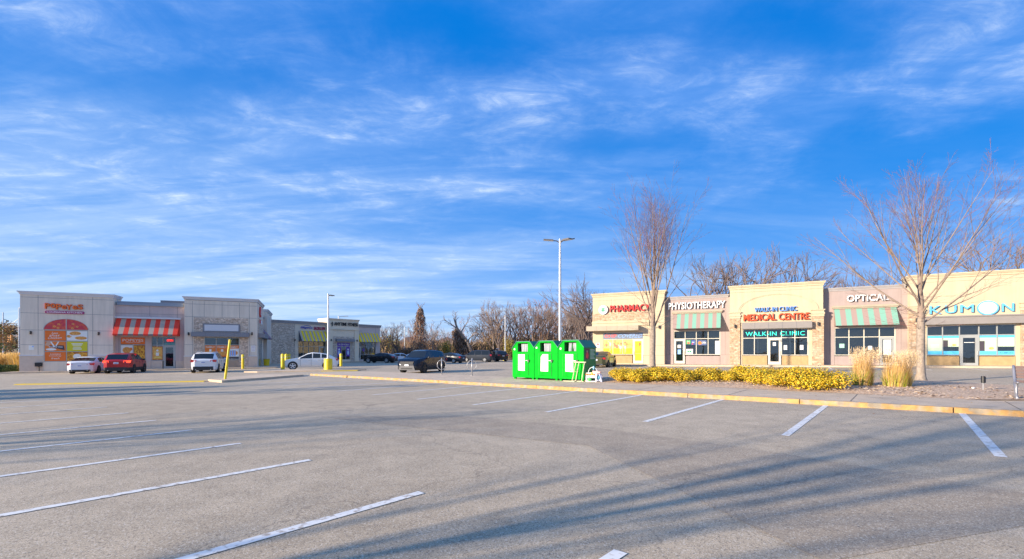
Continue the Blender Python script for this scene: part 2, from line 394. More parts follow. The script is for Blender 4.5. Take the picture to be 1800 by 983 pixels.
plane_poly('ground', [(-130, -60), (130, -60), (130, 78), (60, 90), (-8, 80), (-20, 92), (-130, 110)], M_asph, 0)
plane_poly('terrain', [(-2500, -1200), (2500, -1200), (2500, 3000), (-2500, 3000)], M_field, -.25)
plane_poly('repaved_lane', [(-1.2, 10.7), (1.6, 8.9), (3.6, 6.9), (5.6, 4.2), (2.2, 3.2), (1.2, 7.2), (-1.6, 8.9), (-4.6, 10.8)], M_asph2, .003)

K0 = Vector((10.97, 9.75)); KE = Vector((-.758, .652)); KN = Vector((.652, .758))
def KP(k, n): p = K0 + KE * k + KN * n; return (p.x, p.y)
# kerb: a concrete kerb painted yellow, in lengths with open joints
kb = MB()
kk = -14.0
while kk < 32.6:
    k2 = min(kk + 3.02, 32.6)
    for (n0, n1, h0, h1) in ((0, .02, -.05, .12), ):
        pass
    q = [KP(kk, 0), KP(k2 - .02, 0), KP(k2 - .02, .12), KP(kk, .12)]
    kb.quad(*[(x, y, gz(x, y) + .125) for x, y in (q[0], q[1], q[2], q[3])])
    kb.quad(*[(x, y, gz(x, y) + z) for (x, y), z in ((KP(kk, -.03), -.03), (KP(k2 - .02, -.03), -.03), (KP(k2 - .02, 0), .125), (KP(kk, 0), .125))])
    kk = k2
o = kb.build('kerb', M_ykerb); o['kind'] = 'structure'
slab('sidewalk', [KP(-14, .12), KP(32.6, .12), KP(33.5, 1.4), KP(32.0, 4.4), KP(12.2, 4.4), KP(12.0, 3.3), KP(6, 3.0), KP(3, 2.7), KP(0, 2.4), KP(-.6, 3.0), KP(-1.6, 6.0), KP(-14, 6.0)], M_conc, .122)
# joints in the walk
jb = MB()
for k in range(-12, 33, 3):
    strip(jb, KP(k + .01, .24), KP(k + .01, 2.35 if k < 3 else 2.6), .018, .125)
o = jb.build('sidewalk_joints', mat('joint_dark', (.07, .06, .055), .9)); o['kind'] = 'structure'
# left island nose beyond the kerb's end
slab('island_nose', [(-16.9, 25.3), (-15.3, 24.0), (-14.6, 26.2), (-13.75, 30.0), (-14.4, 31.2), (-17.2, 30.6)], M_conc, .12)
# planting bed
BED = [KP(13.4, 3.4), KP(9, 3.05), KP(6, 3.02), KP(3, 2.72), KP(.6, 2.45), KP(-.5, 3.2), (15.6, 12.9), (18.0, 16.3), (17.6, 18.4), (17.2, 20.3), (14.5, 21.6), (11, 23.8), (8.2, 26.0), (6.2, 25.4), (4.6, 22.6)]
mb = MB(); mb.use(M_mulch)
cx = sum(p[0] for p in BED) / len(BED); cy = sum(p[1] for p in BED) / len(BED)
rings = [[(cx + (x - cx) * s, cy + (y - cy) * s, gz(x, y) + .126 + .13 * (1 - s ** 3) + (random.uniform(-.015, .015) if s < 1 else 0)) for x, y in BED] for s in (1, .93, .8, .6, .3, .02)]
for a, b in zip(rings, rings[1:]):
    for i in range(len(BED)):
        j = (i + 1) % len(BED); mb.quad(a[i], a[j], b[j], b[i])
o = mb.build('planting_bed', smooth=True); o['kind'] = 'structure'
slab('bed_kerb', [(x + (x - cx) * .02, y + (y - cy) * .02) for x, y in BED], M_conc, .1)
# loose bark chips on the bed
ch = MB(); rr = random.Random(3)
for m_, n_ in ((mat('chip_light', (.62, .48, .34), .9), 2600), (mat('chip_dark', (.13, .08, .05), .9), 1500)):
    ch.use(m_)
    for i in range(n_):
        k = rr.uniform(-1.0, 13); n = rr.uniform(2.6, 6.5) if rr.random() < .8 else rr.uniform(6, 10)
        x, y = KP(k, n)
        s_ = max(abs((x - cx) / 6), abs((y - cy) / 7))
        inside = False; j = len(BED) - 1
        for i2 in range(len(BED)):
            xi, yi = BED[i2]; xj, yj = BED[j]
            if (yi > y) != (yj > y) and x < (xj - xi) * (y - yi) / (yj - yi) + xi: inside = not inside
            j = i2
        if not inside: continue
        # height of the bed there
        a = rr.uniform(0, 6.28); l = rr.uniform(.03, .07); wd = rr.uniform(.01, .025)
        dx, dy = math.cos(a) * l, math.sin(a) * l; ex, ey = -math.sin(a) * wd, math.cos(a) * wd
        r_ = min(1, math.hypot(x - cx, y - cy) / 6.5); z = gz(x, y) + .126 + .13 * (1 - r_ ** 3) + rr.uniform(.0, .03); t = rr.uniform(-.02, .03)
        ch.quad((x - dx, y - dy, z), (x + ex, y + ey, z + .012), (x + dx, y + dy, z + t), (x - ex, y - ey, z))
tag(ch.build('mulch_chips'), 'loose bark chips scattered over the planting bed', 'mulch', kind='stuff')

# painted lines of both rows of stalls
pl = MB()
for i in range(13):
    k = .95 + i * 2.56
    strip(pl, KP(k, -.06), KP(k, -5.5), .125, .006)
k0 = Vector((-.97, 4.87)); kd = Vector((-.79, .61)); ln = Vector((-.68, -.733))
for i in range(-3, 12):
    a = k0 + kd * 2.27 * i
    if i == -1: a = Vector((.81, 3.39))
    if i == 1: a = Vector((-2.84, 6.4))
    strip(pl, a, a + ln * 5.6, .11, .006)
# stalls in front of the plaza on the right
Rd = Vector((.8986, -.4389)); Rin = Vector((.4389, .8986)); RO = Vector((23.25, 40.0))
for s_ in range(-7, 10):
    a = RO + Rd * (s_ * 2.75 - 2) - Rin * 1.75
    ang = Vector((-Rin.x, -Rin.y)) + Rd * -.1
    strip(pl, a, a + ang * 4.9, .12, .006)
for s_ in range(-3, 3):
    a = Vector((17.0, 25.6)) + Rd * (s_ * 2.75)
    strip(pl, a + Rin * 2.6, a + Rin * 6.6, .12, .006)
for x in range(0, 6):
    a = Vector((-40 + 2.7 * x * .914, 37.2 + 2.7 * x * .406)); strip(pl, a, a + Vector((-.406, .914)) * 4.0, .11, .006)
o = pl.build('parking_lines', M_line); o['kind'] = 'structure'
yl = MB(); a, b = Vector((-25.9, 23.9)), Vector((-16.9, 25.2))
strip(yl, a, b, .5, .05)
strip(yl, (-15.9, 38.2), (-13.0, 38.6), .9, .05)
for p, q in ((a, b), (Vector((-15.9, 38.2)), Vector((-13.0, 38.6)))):
    d = (q - p).normalized(); n = Vector((-d.y, d.x)) * (.25 if p is a else .45)
    yl.quad(*[(v.x, v.y, gz(v.x, v.y) + z) for v, z in ((p - n * 1.3, 0), (q - n * 1.3, 0), (q - n, .05), (p - n, .05))])
o = yl.build('yellow_speed_hump', M_yline); o['kind'] = 'structure'
slab('lamp_island', [(-21.8, 37.0), (-20.5, 36.6), (-15.0, 38.0), (-12.6, 39.4), (-14, 40.4), (-21.5, 40.6)], M_conc, .1)
# ================================================================== buildings
def plan(ox, oy, ux, uy):
    return (ox, oy, math.atan2(uy, ux))
class Bld:
    def __init__(s, name, ox, oy, ux, uy, label, cat):
        s.root = empty(name, (ox, oy, 0), math.atan2(uy, ux), label, cat)
    def part(s, mb, name, m=None, parent=None, **k): return mb.build(name, m, parent or s.root, **k)

def wall_holes(mb, x0, x1, z0, z1, y, th, holes):
    """wall slab with rectangular holes (x0,x1,z0,z1) that do not overlap in x"""
    holes = sorted(holes); x = x0
    for (a, b, c, d) in holes:
        if a > x: mb.box(x, a, y, y + th, z0, z1)
        if c > z0: mb.box(a, b, y, y + th, z0, c)
        if d < z1: mb.box(a, b, y, y + th, d, z1)
        x = b
    if x < x1: mb.box(x, x1, y, y + th, z0, z1)

def joints(mb, y, hs=(), vs=(), m=None):
    mb.use(m)
    for (z, a, b) in hs: mb.box(a, b, y - .003, y + .01, z - .012, z + .012)
    for (x, a, b) in vs: mb.box(x - .012, x + .012, y - .0045, y + .01, a, b)

def cornice(mb, x0, x1, y0, y1, z, m, h=.34, out=.16, lip=True):
    mb.use(m)
    mb.box(x0 - out * .35, x1 + out * .35, y0 - out * .35, y1, z - h, z - h * .55)
    mb.box(x0 - out * .7, x1 + out * .7, y0 - out * .7, y1, z - h * .55, z - h * .3)
    mb.box(x0 - out, x1 + out, y0 - out, y1, z - h * .3, z)

def window(B, x0, x1, z0, z1, y, xm, zm, frame_m, door=None, glass_skip=False, label=None):
    """storefront glazing: frame with mullions xm and transom zm; pane child. door=(a,b) leaves room for a door"""
    mb = MB(); t = .06; yf = y + .08
    def vbar(x, za, zb): mb.box(x - t / 2, x + t / 2, yf - .05, yf + .05, za, zb)
    zb = z0
    vbar(x0 + t / 2, zb, z1); vbar(x1 - t / 2, zb, z1)
    for x in xm: vbar(x, zb if not (door and door[0] - .01 <= x <= door[1] + .01) else zb, z1)
    segs = [(x0, x1)]
    mb.box(x0 + t, x1 - t, yf - .048, yf + .048, z1 - t, z1)
    if zm: mb.box(x0 + t, x1 - t, yf - .052, yf + .052, zm - t / 2, zm + t / 2)
    if door:
        if door[0] - x0 > .15: mb.box(x0 + t, door[0], yf - .048, yf + .048, z0, z0 + t)
        if x1 - door[1] > .15: mb.box(door[1], x1 - t, yf - .048, yf + .048, z0, z0 + t)
    else: mb.box(x0 + t, x1 - t, yf - .048, yf + .048, z0, z0 + t)
    f = B.part(mb, 'window', frame_m, label=label)
    g = MB()
    if door:
        if door[0] - x0 > .1: g.quad((x0, yf, z0), (door[0], yf, z0), (door[0], yf, zm), (x0, yf, zm))
        if x1 - door[1] > .1: g.quad((door[1], yf, z0), (x1, yf, z0), (x1, yf, zm), (door[1], yf, zm))
        g.quad((x0, yf, zm), (x1, yf, zm), (x1, yf, z1), (x0, yf, z1))
    else: g.quad((x0, yf, z0), (x1, yf, z0), (x1, yf, z1), (x0, yf, z1))
    g.build('pane', M_glass, f)
    return f

def door(B, x0, x1, z0, z1, y, frame_m, handle_right=True, poster=None):
    mb = MB(); yf = y + .08; st = .17
    mb.box(x0, x0 + st, yf - .045, yf + .045, z0, z1); mb.box(x1 - st, x1, yf - .045, yf + .045, z0, z1)
    mb.box(x0 + st, x1 - st, yf - .044, yf + .044, z0, z0 + .26); mb.box(x0 + st, x1 - st, yf - .044, yf + .044, z1 - .18, z1)
    d = B.part(mb, 'door', frame_m)
    g = MB(); g.quad((x0 + st, yf, z0 + .2), (x1 - st, yf, z0 + .2), (x1 - st, yf, z1 - .15), (x0 + st, yf, z1 - .15)); g.build('pane', M_glass, d)
    h = MB(); hx = x1 - st * .5 if handle_right else x0 + st * .5
    zc = z0 + 1.0; h.tube([(hx, yf - .05, zc - .2), (hx, yf - .13, zc - .18), (hx, yf - .13, zc + .18), (hx, yf - .05, zc + .2)], .018, 6); h.build('handle', M_alu, d)
    return d

def awning(B, x0, x1, zt, zb, y, out, n, ma, mb_, valance=.0, cheek=None, vm=None, name='awning', flip=False):
    m = MB(); w = (x1 - x0) / n
    th = .02
    for i in range(n):
        m.use(ma if i % 2 == 0 else mb_)
        a, b = x0 + i * w, x0 + (i + 1) * w
        m.quad((a, y - out, zb), (b, y - out, zb), (b, y - .03, zt), (a, y - .03, zt))
        m.quad((a, y - out, zb), (a, y - .03 + .0, zt - th), (b, y - .03, zt - th), (b, y - out + .02, zb))
        if valance:
            if vm: m.use(vm if i % 2 else ma)
            m.quad((a, y - out - .004, zb - valance), (b, y - out - .004, zb - valance), (b, y - out - .004, zb), (a, y - out - .004, zb))
    for x, mm in ((x0, cheek or ma), (x1, cheek or (ma if n % 2 else mb_))):
        m.use(mm)
        m.quad((x, y - out, zb - valance), (x, y - .005, zb - valance), (x, y - .005, zt), (x, y - .03, zt), (x, y - out, zb))
    return B.part(m, name)

def sign(B, txt, x0, x1, z0, z1, y, m, ext=.12, off=.02, side=None, shear=0, space=1.0, name='sign', label=None, slope=0):
    mb = MB()
    if side:
        mb.use(side); put_text(mb, txt, x0 + .012, x1 + .012, z0 - .01, z1 - .01, y, ext, off, shear, space, slope=slope)
        mb.use(m); put_text(mb, txt, x0, x1, z0, z1, y - ext - .002, .02, off, shear, space, slope=slope)
    else:
        mb.use(m); put_text(mb, txt, x0, x1, z0, z1, y, ext, off, shear, space, slope=slope)
    return B.part(mb, name, label=label)

def wall_lamp(B, x, z, y):
    mb = MB(); mb.box(x - .05, x + .05, y - .06, y - .003, z - .1, z + .1); mb.tube([(x, y - .13, z - .16), (x, y - .13, z + .14)], .075, 10)
    return B.part(mb, 'wall_lamp', M_black)

def poster(B, name, x0, x1, z0, z1, y, bgm, shapes=(), label=None):
    mb = MB(); mb.use(bgm); mb.quad((x0, y, z0), (x1, y, z0), (x1, y, z1), (x0, y, z1)); W, H = x1 - x0, z1 - z0
    k = 0
    for sh in shapes:
        k += 1; yy = y - .003 * min(k, 5) - .0002 * k; mb.use(sh[1])
        if sh[0] == 'r': _, _, a, b, c, d = sh; mb.quad((x0 + a * W, yy, z0 + b * H), (x0 + c * W, yy, z0 + b * H), (x0 + c * W, yy, z0 + d * H), (x0 + a * W, yy, z0 + d * H))
        if sh[0] == 'e': _, _, a, b, c, d = sh; mb.disc((x0 + a * W, yy, z0 + b * H), c * W, 'y', 18, rz=d * H)
        if sh[0] == 'p': mb.quad(*[(x0 + a * W, yy, z0 + b * H) for a, b in sh[2]])
        if sh[0] == 't': _, _, txt, a, b, c, d = sh; put_text(mb, txt, x0 + a * W, x0 + c * W, z0 + b * H, z0 + d * H, yy, .002, .01)
        if sh[0] == 's': _, _, txt, a, b, c, d, slp = sh; put_text(mb, txt, x0 + a * W, x0 + c * W, z0 + b * H, z0 + d * H, yy, .002, .0, .35, 1, slope=slp)
    return B.part(mb, name, label=label)

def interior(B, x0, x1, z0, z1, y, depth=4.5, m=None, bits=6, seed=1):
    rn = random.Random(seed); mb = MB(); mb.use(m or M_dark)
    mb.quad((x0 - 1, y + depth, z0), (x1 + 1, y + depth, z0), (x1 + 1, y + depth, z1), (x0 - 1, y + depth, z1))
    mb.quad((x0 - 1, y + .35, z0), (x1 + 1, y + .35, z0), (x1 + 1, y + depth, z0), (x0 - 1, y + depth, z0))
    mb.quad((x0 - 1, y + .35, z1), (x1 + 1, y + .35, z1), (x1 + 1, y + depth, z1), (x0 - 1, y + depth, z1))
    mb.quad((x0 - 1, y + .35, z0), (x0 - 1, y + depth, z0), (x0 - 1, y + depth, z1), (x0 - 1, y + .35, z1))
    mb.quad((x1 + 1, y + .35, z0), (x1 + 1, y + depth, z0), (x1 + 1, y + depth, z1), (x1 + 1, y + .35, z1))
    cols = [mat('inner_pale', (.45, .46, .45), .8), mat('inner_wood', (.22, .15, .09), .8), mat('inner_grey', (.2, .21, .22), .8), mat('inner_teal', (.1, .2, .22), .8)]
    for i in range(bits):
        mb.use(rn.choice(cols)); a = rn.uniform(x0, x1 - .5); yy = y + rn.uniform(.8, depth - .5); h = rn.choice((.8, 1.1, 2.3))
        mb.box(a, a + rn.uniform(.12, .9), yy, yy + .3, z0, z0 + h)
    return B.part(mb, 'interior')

S_cream = mat('stucco_cream', (.56, .46, .31), .9, vary=.04, vscale=.7, bump=.25, bscale=60, streak=0.12)
S_tan = mat('stucco_tan', (.5, .36, .22), .9, vary=.05, vscale=1, bump=.25, bscale=60, streak=0.12)
S_tan2 = mat('base_block_tan', (.46, .31, .15), .9, vary=.1, vscale=2, bump=.4, bscale=30, streak=0.12)
S_mauve = mat('stucco_mauve', (.38, .30, .275), .9, vary=.04, vscale=.8, bump=.25, bscale=60, streak=0.12)
S_trimg = mat('cornice_grey', (.34, .31, .30), .7, vary=.06, vscale=2)
S_canopy = mat('canopy_grey', (.26, .235, .22), .6, vary=.05, vscale=2)
S_canopyb = mat('canopy_tan_grey', (.40, .34, .25), .7, vary=.05, vscale=2)
S_joint = mat('stucco_joint', (.30, .23, .16), .9)
S_joint2 = mat('stucco_joint_grey', (.16, .16, .18), .9)
S_stoneR = stone_mat('stone_warm', (.42, .27, .155), (.55, .41, .28), (.40, .32, .24), .38, .17)
S_stoneL = stone_mat('stone_grey', (.50, .37, .27), (.78, .65, .52), (.42, .34, .28), .36, .14)
S_g1 = mat('awning_green', (.19, .39, .30), .8); S_g2 = mat('awning_mauve', (.33, .235, .205), .8)
T_red = mat('sign_red', (.62, .02, .02), .5); T_red2 = mat('sign_orange_red', (.70, .09, .025), .5); T_redd = mat('sign_red_side', (.35, .02, .02), .6)
T_white = mat('sign_white', (.82, .82, .82), .5); T_whd = mat('sign_side_grey', (.13, .10, .10), .6)
T_blue = mat('sign_blue', (.12, .30, .72), .5); T_teal = mat('sign_teal', (.04, .80, .62), .5, emit=(.05, .9, .7), estr=.25)
T_kb = mat('sign_sky_blue', (.13, .48, .80), .5); T_kbd = mat('sign_sky_blue_side', (.05, .16, .35), .6)

PZ = Bld('plaza_building', 23.25, 40.0, .8986, -.4389, 'long single storey cream and mauve plaza of clinic, pharmacy, optical and tutoring shops', 'building')
Z0 = -.3
# sidewalk in front (a slab following the ground)
def RP(s, d): p = RO + Rd * s - Rin * d; return (p.x, p.y)
slab('plaza_sidewalk', [RP(-18.5, 1.7), RP(24, 1.7), RP(24, -.7), RP(-18.5, -.7)], M_conc, .13)
LO = Vector((-34, 45.0)); LD = Vector((.914, .406)); LI = Vector((-.406, .914))
def LP(s, d): p = LO + LD * s - LI * d; return (p.x, p.y)
slab('restaurant_sidewalk', [LP(-11.5, 1.6), LP(9.6, 1.6), LP(11, -21), LP(7, -21), LP(7, -.6), LP(-11.5, -.6)], M_conc, .12)

# ---- walls of the plaza
mb = MB()
mb.use(S_cream)
wall_holes(mb, -16.54, -9.42, Z0, 7.3, 0, .3, [(-15.46, -11.41, .42, 3.55)])
wall_holes(mb, -3.7, 3.42, Z0, 7.3, 0, .3, [(-2.68, 2.36, .43, 3.6)])
wall_holes(mb, 9.16, 16.4, Z0, 7.35, 0, .3, [(10.17, 15.2, .45, 3.6)])
for a, b in ((-16.54, -9.42), (-3.7, 3.42), (9.16, 16.4)):
    mb.box(b - .3, b, .3, 1.6, Z0, 7.3); mb.box(a, a + .3, .3, 1.6, Z0, 7.3)
mb.box(-16.54, -16.24, 1.6, 19, Z0, 6.8)
mb.use(S_mauve)
wall_holes(mb, -9.42, -3.7, Z0, 6.65, .6, .3, [(-8.65, -4.52, .4, 3.61)])
wall_holes(mb, 3.42, 9.16, Z0, 6.7, .6, .3, [(4.31, 8.4, .43, 3.62)])
wall_holes(mb, 16.4, 26, Z0, 6.7, .6, .3, [(17.2, 21.4, .5, 3.6), (22, 25, 1.3, 3.6)])
mb.box(25.7, 26, .9, 19, Z0, 6.7)
mb.box(-16.2, 25.7, 18.7, 19, Z0, 6.7)
# tan base courses under the windows, set proud
mb.use(S_tan2)
for a, b, y in ((-15.44, -12.5, 0), (-2.66, -.72, 0), (.42, 2.34, 0), (10.19, 12.08, 0), (13.25, 15.18, 0)):
    mb.box(a, b, y + .02, y + .28, Z0, 1.22)
mb.use(S_mauve)
for a, b in ((-7.55, -4.54), (4.33, 7.36)): mb.box(a, b, .62, .88, Z0, 1.2)
# joints
joints(mb, 0, hs=[(5.55, -10.8, -9.42), (2.2, -10.8, -9.42), (6.85, -16.5, -9.45), (1.22, -11.4, -9.42), (6.95, -3.7, 3.42), (6.98, 9.16, 16.4), (5.3, 15.9, 16.4)],
       vs=[(-10.85, .4, 7), (-14.6, 5.6, 7.0), (-12.3, 5.6, 7.0), (15.85, .4, 4.3)], m=S_joint)
joints(mb, .6, hs=[(1.3, -9.4, -8.66), (1.3, -4.5, -3.72), (1.3, 8.42, 9.14)], vs=[(-9.0, 1.3, 6.6), (-4.1, 1.3, 6.6), (3.95, 1.3, 6.6), (8.75, 1.3, 6.6)], m=mat('joint_mauve', (.24, .18, .17), .9))
PZ.part(mb, 'wall')
mb = MB(); cornice(mb, -16.54, -9.42, 0, 1.6, 7.57, S_cream); cornice(mb, -3.7, 3.42, 0, 1.6, 7.57, S_cream); cornice(mb, 9.16, 16.4, 0, 1.6, 7.6, S_cream)
cornice(mb, -9.25, -3.87, .6, 1.4, 6.93, S_trimg, .3, .1); cornice(mb, 3.59, 8.99, .6, 1.4, 7.0, S_trimg, .3, .1); cornice(mb, 16.6, 26, .6, 1.4, 7.0, S_trimg, .3, .1)
mb.use(S_trimg); mb.box(-16.2, 25.7, 1.6, 18.7, 6.2, 6.35)
PZ.part(mb, 'roof', bevel=0)
# pharmacy stone band, canopy
def piece(B, name, m_, *bx):
    q = MB(); q.use(m_); q.box(*bx); return B.part(q, name)
piece(PZ, 'stone_band', S_stoneR, -16.56, -10.9, -.05, 0.02, 4.72, 5.52)
for a, b in ((-3.68, -2.9), (2.65, 3.42), (9.1, 9.95), (15.45, 16.42)): piece(PZ, 'stone_pillar', S_stoneR, a - .03, b + .03, -.12, .02, Z0, 4.58)
for a, b in ((-3.68, -2.9), (2.65, 3.42), (9.1, 9.95), (15.45, 16.42)):
    mb = MB(); mb.use(S_cream)
    mb.box(a - .06, b + .06, -.16, .02, 4.58, 4.78); mb.box(a - .1, b + .1, -.2, .02, 4.78, 4.9); mb.box(a - .05, b + .05, -.15, .02, 4.9, 5.1); mb.box(a - .12, b + .12, -.22, .02, 5.1, 5.18); PZ.part(mb, 'pillar_cap')
mb = MB(); mb.use(S_cream)
# arch moulding over the clinic
pts = [(-3.1 * math.cos(math.pi * i / 28), 5.2 + 1.5 * math.sin(math.pi * i / 28)) for i in range(29)]
for (x1_, z1_), (x2_, z2_) in zip(pts, pts[1:]):
    for r0, r1, yy in ((1.0, .965, -.05), (.965, .925, -.025)):
        f = lambda x, z, r: (x * r, 5.2 + (z - 5.2) * r)
        A_, B_, C_, D_ = f(x1_, z1_, r0), f(x2_, z2_, r0), f(x2_, z2_, r1), f(x1_, z1_, r1)
        mb.quad((A_[0], yy, A_[1]), (D_[0], yy, D_[1]), (C_[0], yy, C_[1]), (B_[0], yy, B_[1]))
        mb.quad((A_[0], 0, A_[1]), (A_[0], yy, A_[1]), (B_[0], yy, B_[1]), (B_[0], 0, B_[1]))
        mb.quad((D_[0], 0, D_[1]), (D_[0], yy, D_[1]), (C_[0], yy, C_[1]), (C_[0], 0, C_[1]))
PZ.part(mb, 'arch_moulding')
piece(PZ, 'sign_backing', S_cream, -2.85, 2.6, -.06, .02, 4.2, 5.05)
mb = MB(); mb.use(S_cream); mb.box(-16.6, -10.86, -.1, .02, 4.2, 4.72); mb.box(-16.62, -10.84, -.16, .02, 4.5, 4.58); PZ.part(mb, 'ledge')
mb = MB(); mb.use(S_canopyb); mb.box(-16.95, -11.75, -.95, -.004, 3.7, 4.18)
joints(mb, -.95, vs=[(x, 3.7, 4.18) for x in (-15.9, -14.85, -13.8, -12.75)], m=S_joint)
PZ.part(mb, 'canopy')
mb = MB(); mb.use(S_canopy); mb.box(-2.72, 2.57, -.5, -.065, 3.61, 4.17)
joints(mb, -.5, vs=[(x, 3.61, 4.17) for x in (-1.7, -.65, .4, 1.45)], m=S_joint2)
PZ.part(mb, 'canopy')
mb = MB(); mb.use(S_canopy); mb.box(10.0, 15.5, -.5, -.004, 3.65, 4.28); mb.box(10.0, 15.56, -.56, -.004, 4.2, 4.3)
PZ.part(mb, 'canopy')
for a, b, z in ((-8.7, -4.42, 5.34), (4.22, 8.48, 5.28)):
    mb = MB(); mb.use(S_canopyb); mb.box(a - .1, b + .1, .38, .597, z, z + .16); mb.box(a - .04, b + .04, .45, .597, z - .1, z); PZ.part(mb, 'awning_header')
awning(PZ, -8.65, -4.47, 5.3, 3.78, .6, .9, 12, S_g2, S_g1, cheek=S_g1, vm=None)
awning(PZ, 4.27, 8.43, 5.25, 3.74, .6, .9, 11, S_g1, S_g2, cheek=S_g2)
# glazing
window(PZ, -15.46, -11.41, 1.3, 3.55, 0, [-14.46, -13.46, -12.45], 2.85, M_alu_w, door=(-12.45, -11.41))
door(PZ, -12.42, -11.44, .44, 2.82, 0, M_alu_w, False)
window(PZ, -8.65, -4.52, 1.29, 3.61, .6, [-7.6, -6.6, -5.56], 2.83, M_alu_w, door=(-8.62, -7.6))
door(PZ, -8.6, -7.63, .44, 2.8, .6, M_alu_w)
window(PZ, -2.68, 2.36, 1.26, 3.6, 0, [-1.72, -.68, .38, 1.38], 2.8, M_alu_w, door=(-.68, .38))
door(PZ, -.65, .35, .45, 2.77, 0, M_alu_w)
window(PZ, 4.31, 8.4, 1.27, 3.62, .6, [5.32, 6.34, 7.36], 2.8, M_alu_w, door=(7.36, 8.38))
door(PZ, 7.39, 8.36, .45, 2.77, .6, M_alu, False)
window(PZ, 10.17, 15.2, 1.28, 3.6, 0, [11.12, 12.1, 13.2, 14.2], 2.83, M_alu, door=(12.1, 13.2))
door(PZ, 12.13, 13.17, .46, 2.8, 0, M_alu)
window(PZ, 17.2, 21.4, 1.28, 3.6, .6, [18.2, 19.2, 20.3], 2.83, M_alu, door=(20.3, 21.4)); door(PZ, 20.33, 21.37, .46, 2.8, .6, M_alu)
window(PZ, 22, 25, 1.3, 3.6, .6, [23, 24], 2.83, M_alu)
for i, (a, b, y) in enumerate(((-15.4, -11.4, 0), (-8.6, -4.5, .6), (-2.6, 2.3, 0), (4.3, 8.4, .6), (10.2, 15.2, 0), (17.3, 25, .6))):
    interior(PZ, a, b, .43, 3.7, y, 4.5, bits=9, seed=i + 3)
# signs
mb = MB(); g_ = mat('sign_green', (.03, .30, .15), .5)
mb.use(T_whd); mb.prism([(-15.42 + .52 * math.cos(R(a)), 5.88 + .5 * math.sin(R(a))) for a in range(0, 360, 15)], -.16, -.003, 'y')
mb.use(T_white); mb.disc((-15.42, -.163, 5.88), .48, n=24); mb.use(g_)
for a in range(0, 360, 6): 
    t0, t1 = R(a), R(a + 4); mb.quad(*[(-15.42 + r * math.cos(t), -.166, 5.88 + r * math.sin(t)) for r, t in ((.36, t0), (.36, t1), (.42, t1), (.42, t0))])
for a in (45, 135, 225, 315):
    mb.disc((-15.42 + .14 * math.cos(R(a)), -.169, 5.88 + .14 * math.sin(R(a))), .1, n=12)
mb.box(-15.44, -15.40, -.168, -.165, 5.66, 6.1)
PZ.part(mb, 'sign', label='round white sign with a green ring and clover')
sign(PZ, 'PHARMACY', -14.7, -10.75, 5.62, 6.3, -.003, T_red, .14, .012, T_redd, label='red PHARMACY letters')
sign(PZ, 'PHYSIOTHERAPY', -9.12, -4.08, 5.68, 6.34, .597, T_white, .14, .012, T_whd, label='white PHYSIOTHERAPY letters')
sign(PZ, 'WALK-IN CLINIC', -1.72, 1.5, 5.12, 5.52, -.003, T_blue, .14, .01, mat('sign_blue_side', (.06, .12, .3), .6), label='blue WALK-IN CLINIC letters')
sign(PZ, 'MEDICAL CENTRE', -2.6, 2.42, 4.34, 4.94, -.063, T_red2, .14, .014, T_redd, label='orange red MEDICAL CENTRE letters')
sign(PZ, 'OPTICAL', 5.14, 7.9, 5.75, 6.3, .597, T_white, .14, .015, T_whd, label='white OPTICAL letters')
mb = MB(); mb.use(T_teal); put_text(mb, 'WALK-IN CLINIC', -2.42, 2.1, 3.0, 3.36, .02, .015, .004, 0, 1.1); PZ.part(mb, 'sign', label='teal WALK-IN CLINIC letters on the window')
mb = MB()
for ch_, a, b, z0_, z1_ in (('K', 10.3, 11.0, 4.50, 5.12), ('U', 11.22, 11.87, 4.52, 5.14), ('M', 12.1, 12.85, 4.56, 5.14), ('N', 14.4, 15.05, 4.54, 5.14)):
    mb.use(T_kbd); put_text(mb, ch_, a + .02, b + .02, z0_ - .02, z1_ - .02, -.003, .12, .0); mb.use(T_kb); put_text(mb, ch_, a, b, z0_, z1_, -.124, .02, .0)
mb.use(T_kbd); mb.prism([(13.66 + .6 * math.cos(R(a)), 4.82 + .53 * math.sin(R(a))) for a in range(0, 360, 12)], -.12, -.003, 'y')
mb.use(T_kb); mb.disc((13.64, -.124, 4.84), .6, n=30, rz=.53); mb.use(T_white); mb.disc((13.64, -.128, 4.84), .51, n=30, rz=.44); mb.use(T_kb)
for xx in (-.14, .14): mb.disc((13.64 + xx, -.131, 4.9), .035, n=10)
mb.box(13.44, 13.84, -.134, -.131, 4.68, 4.70)
mb.use(mat('sign_dark_blue', (.02, .05, .2), .5))
PZ.part(mb, 'sign', label='sky blue KUMON letters with a round white face for the O')
for x, z, y in ((-3.28, 3.9, -.12), (3.04, 3.95, -.12), (9.5, 4.05, -.12), (-9.9, 4.0, 0)): wall_lamp(PZ, x, z, y)
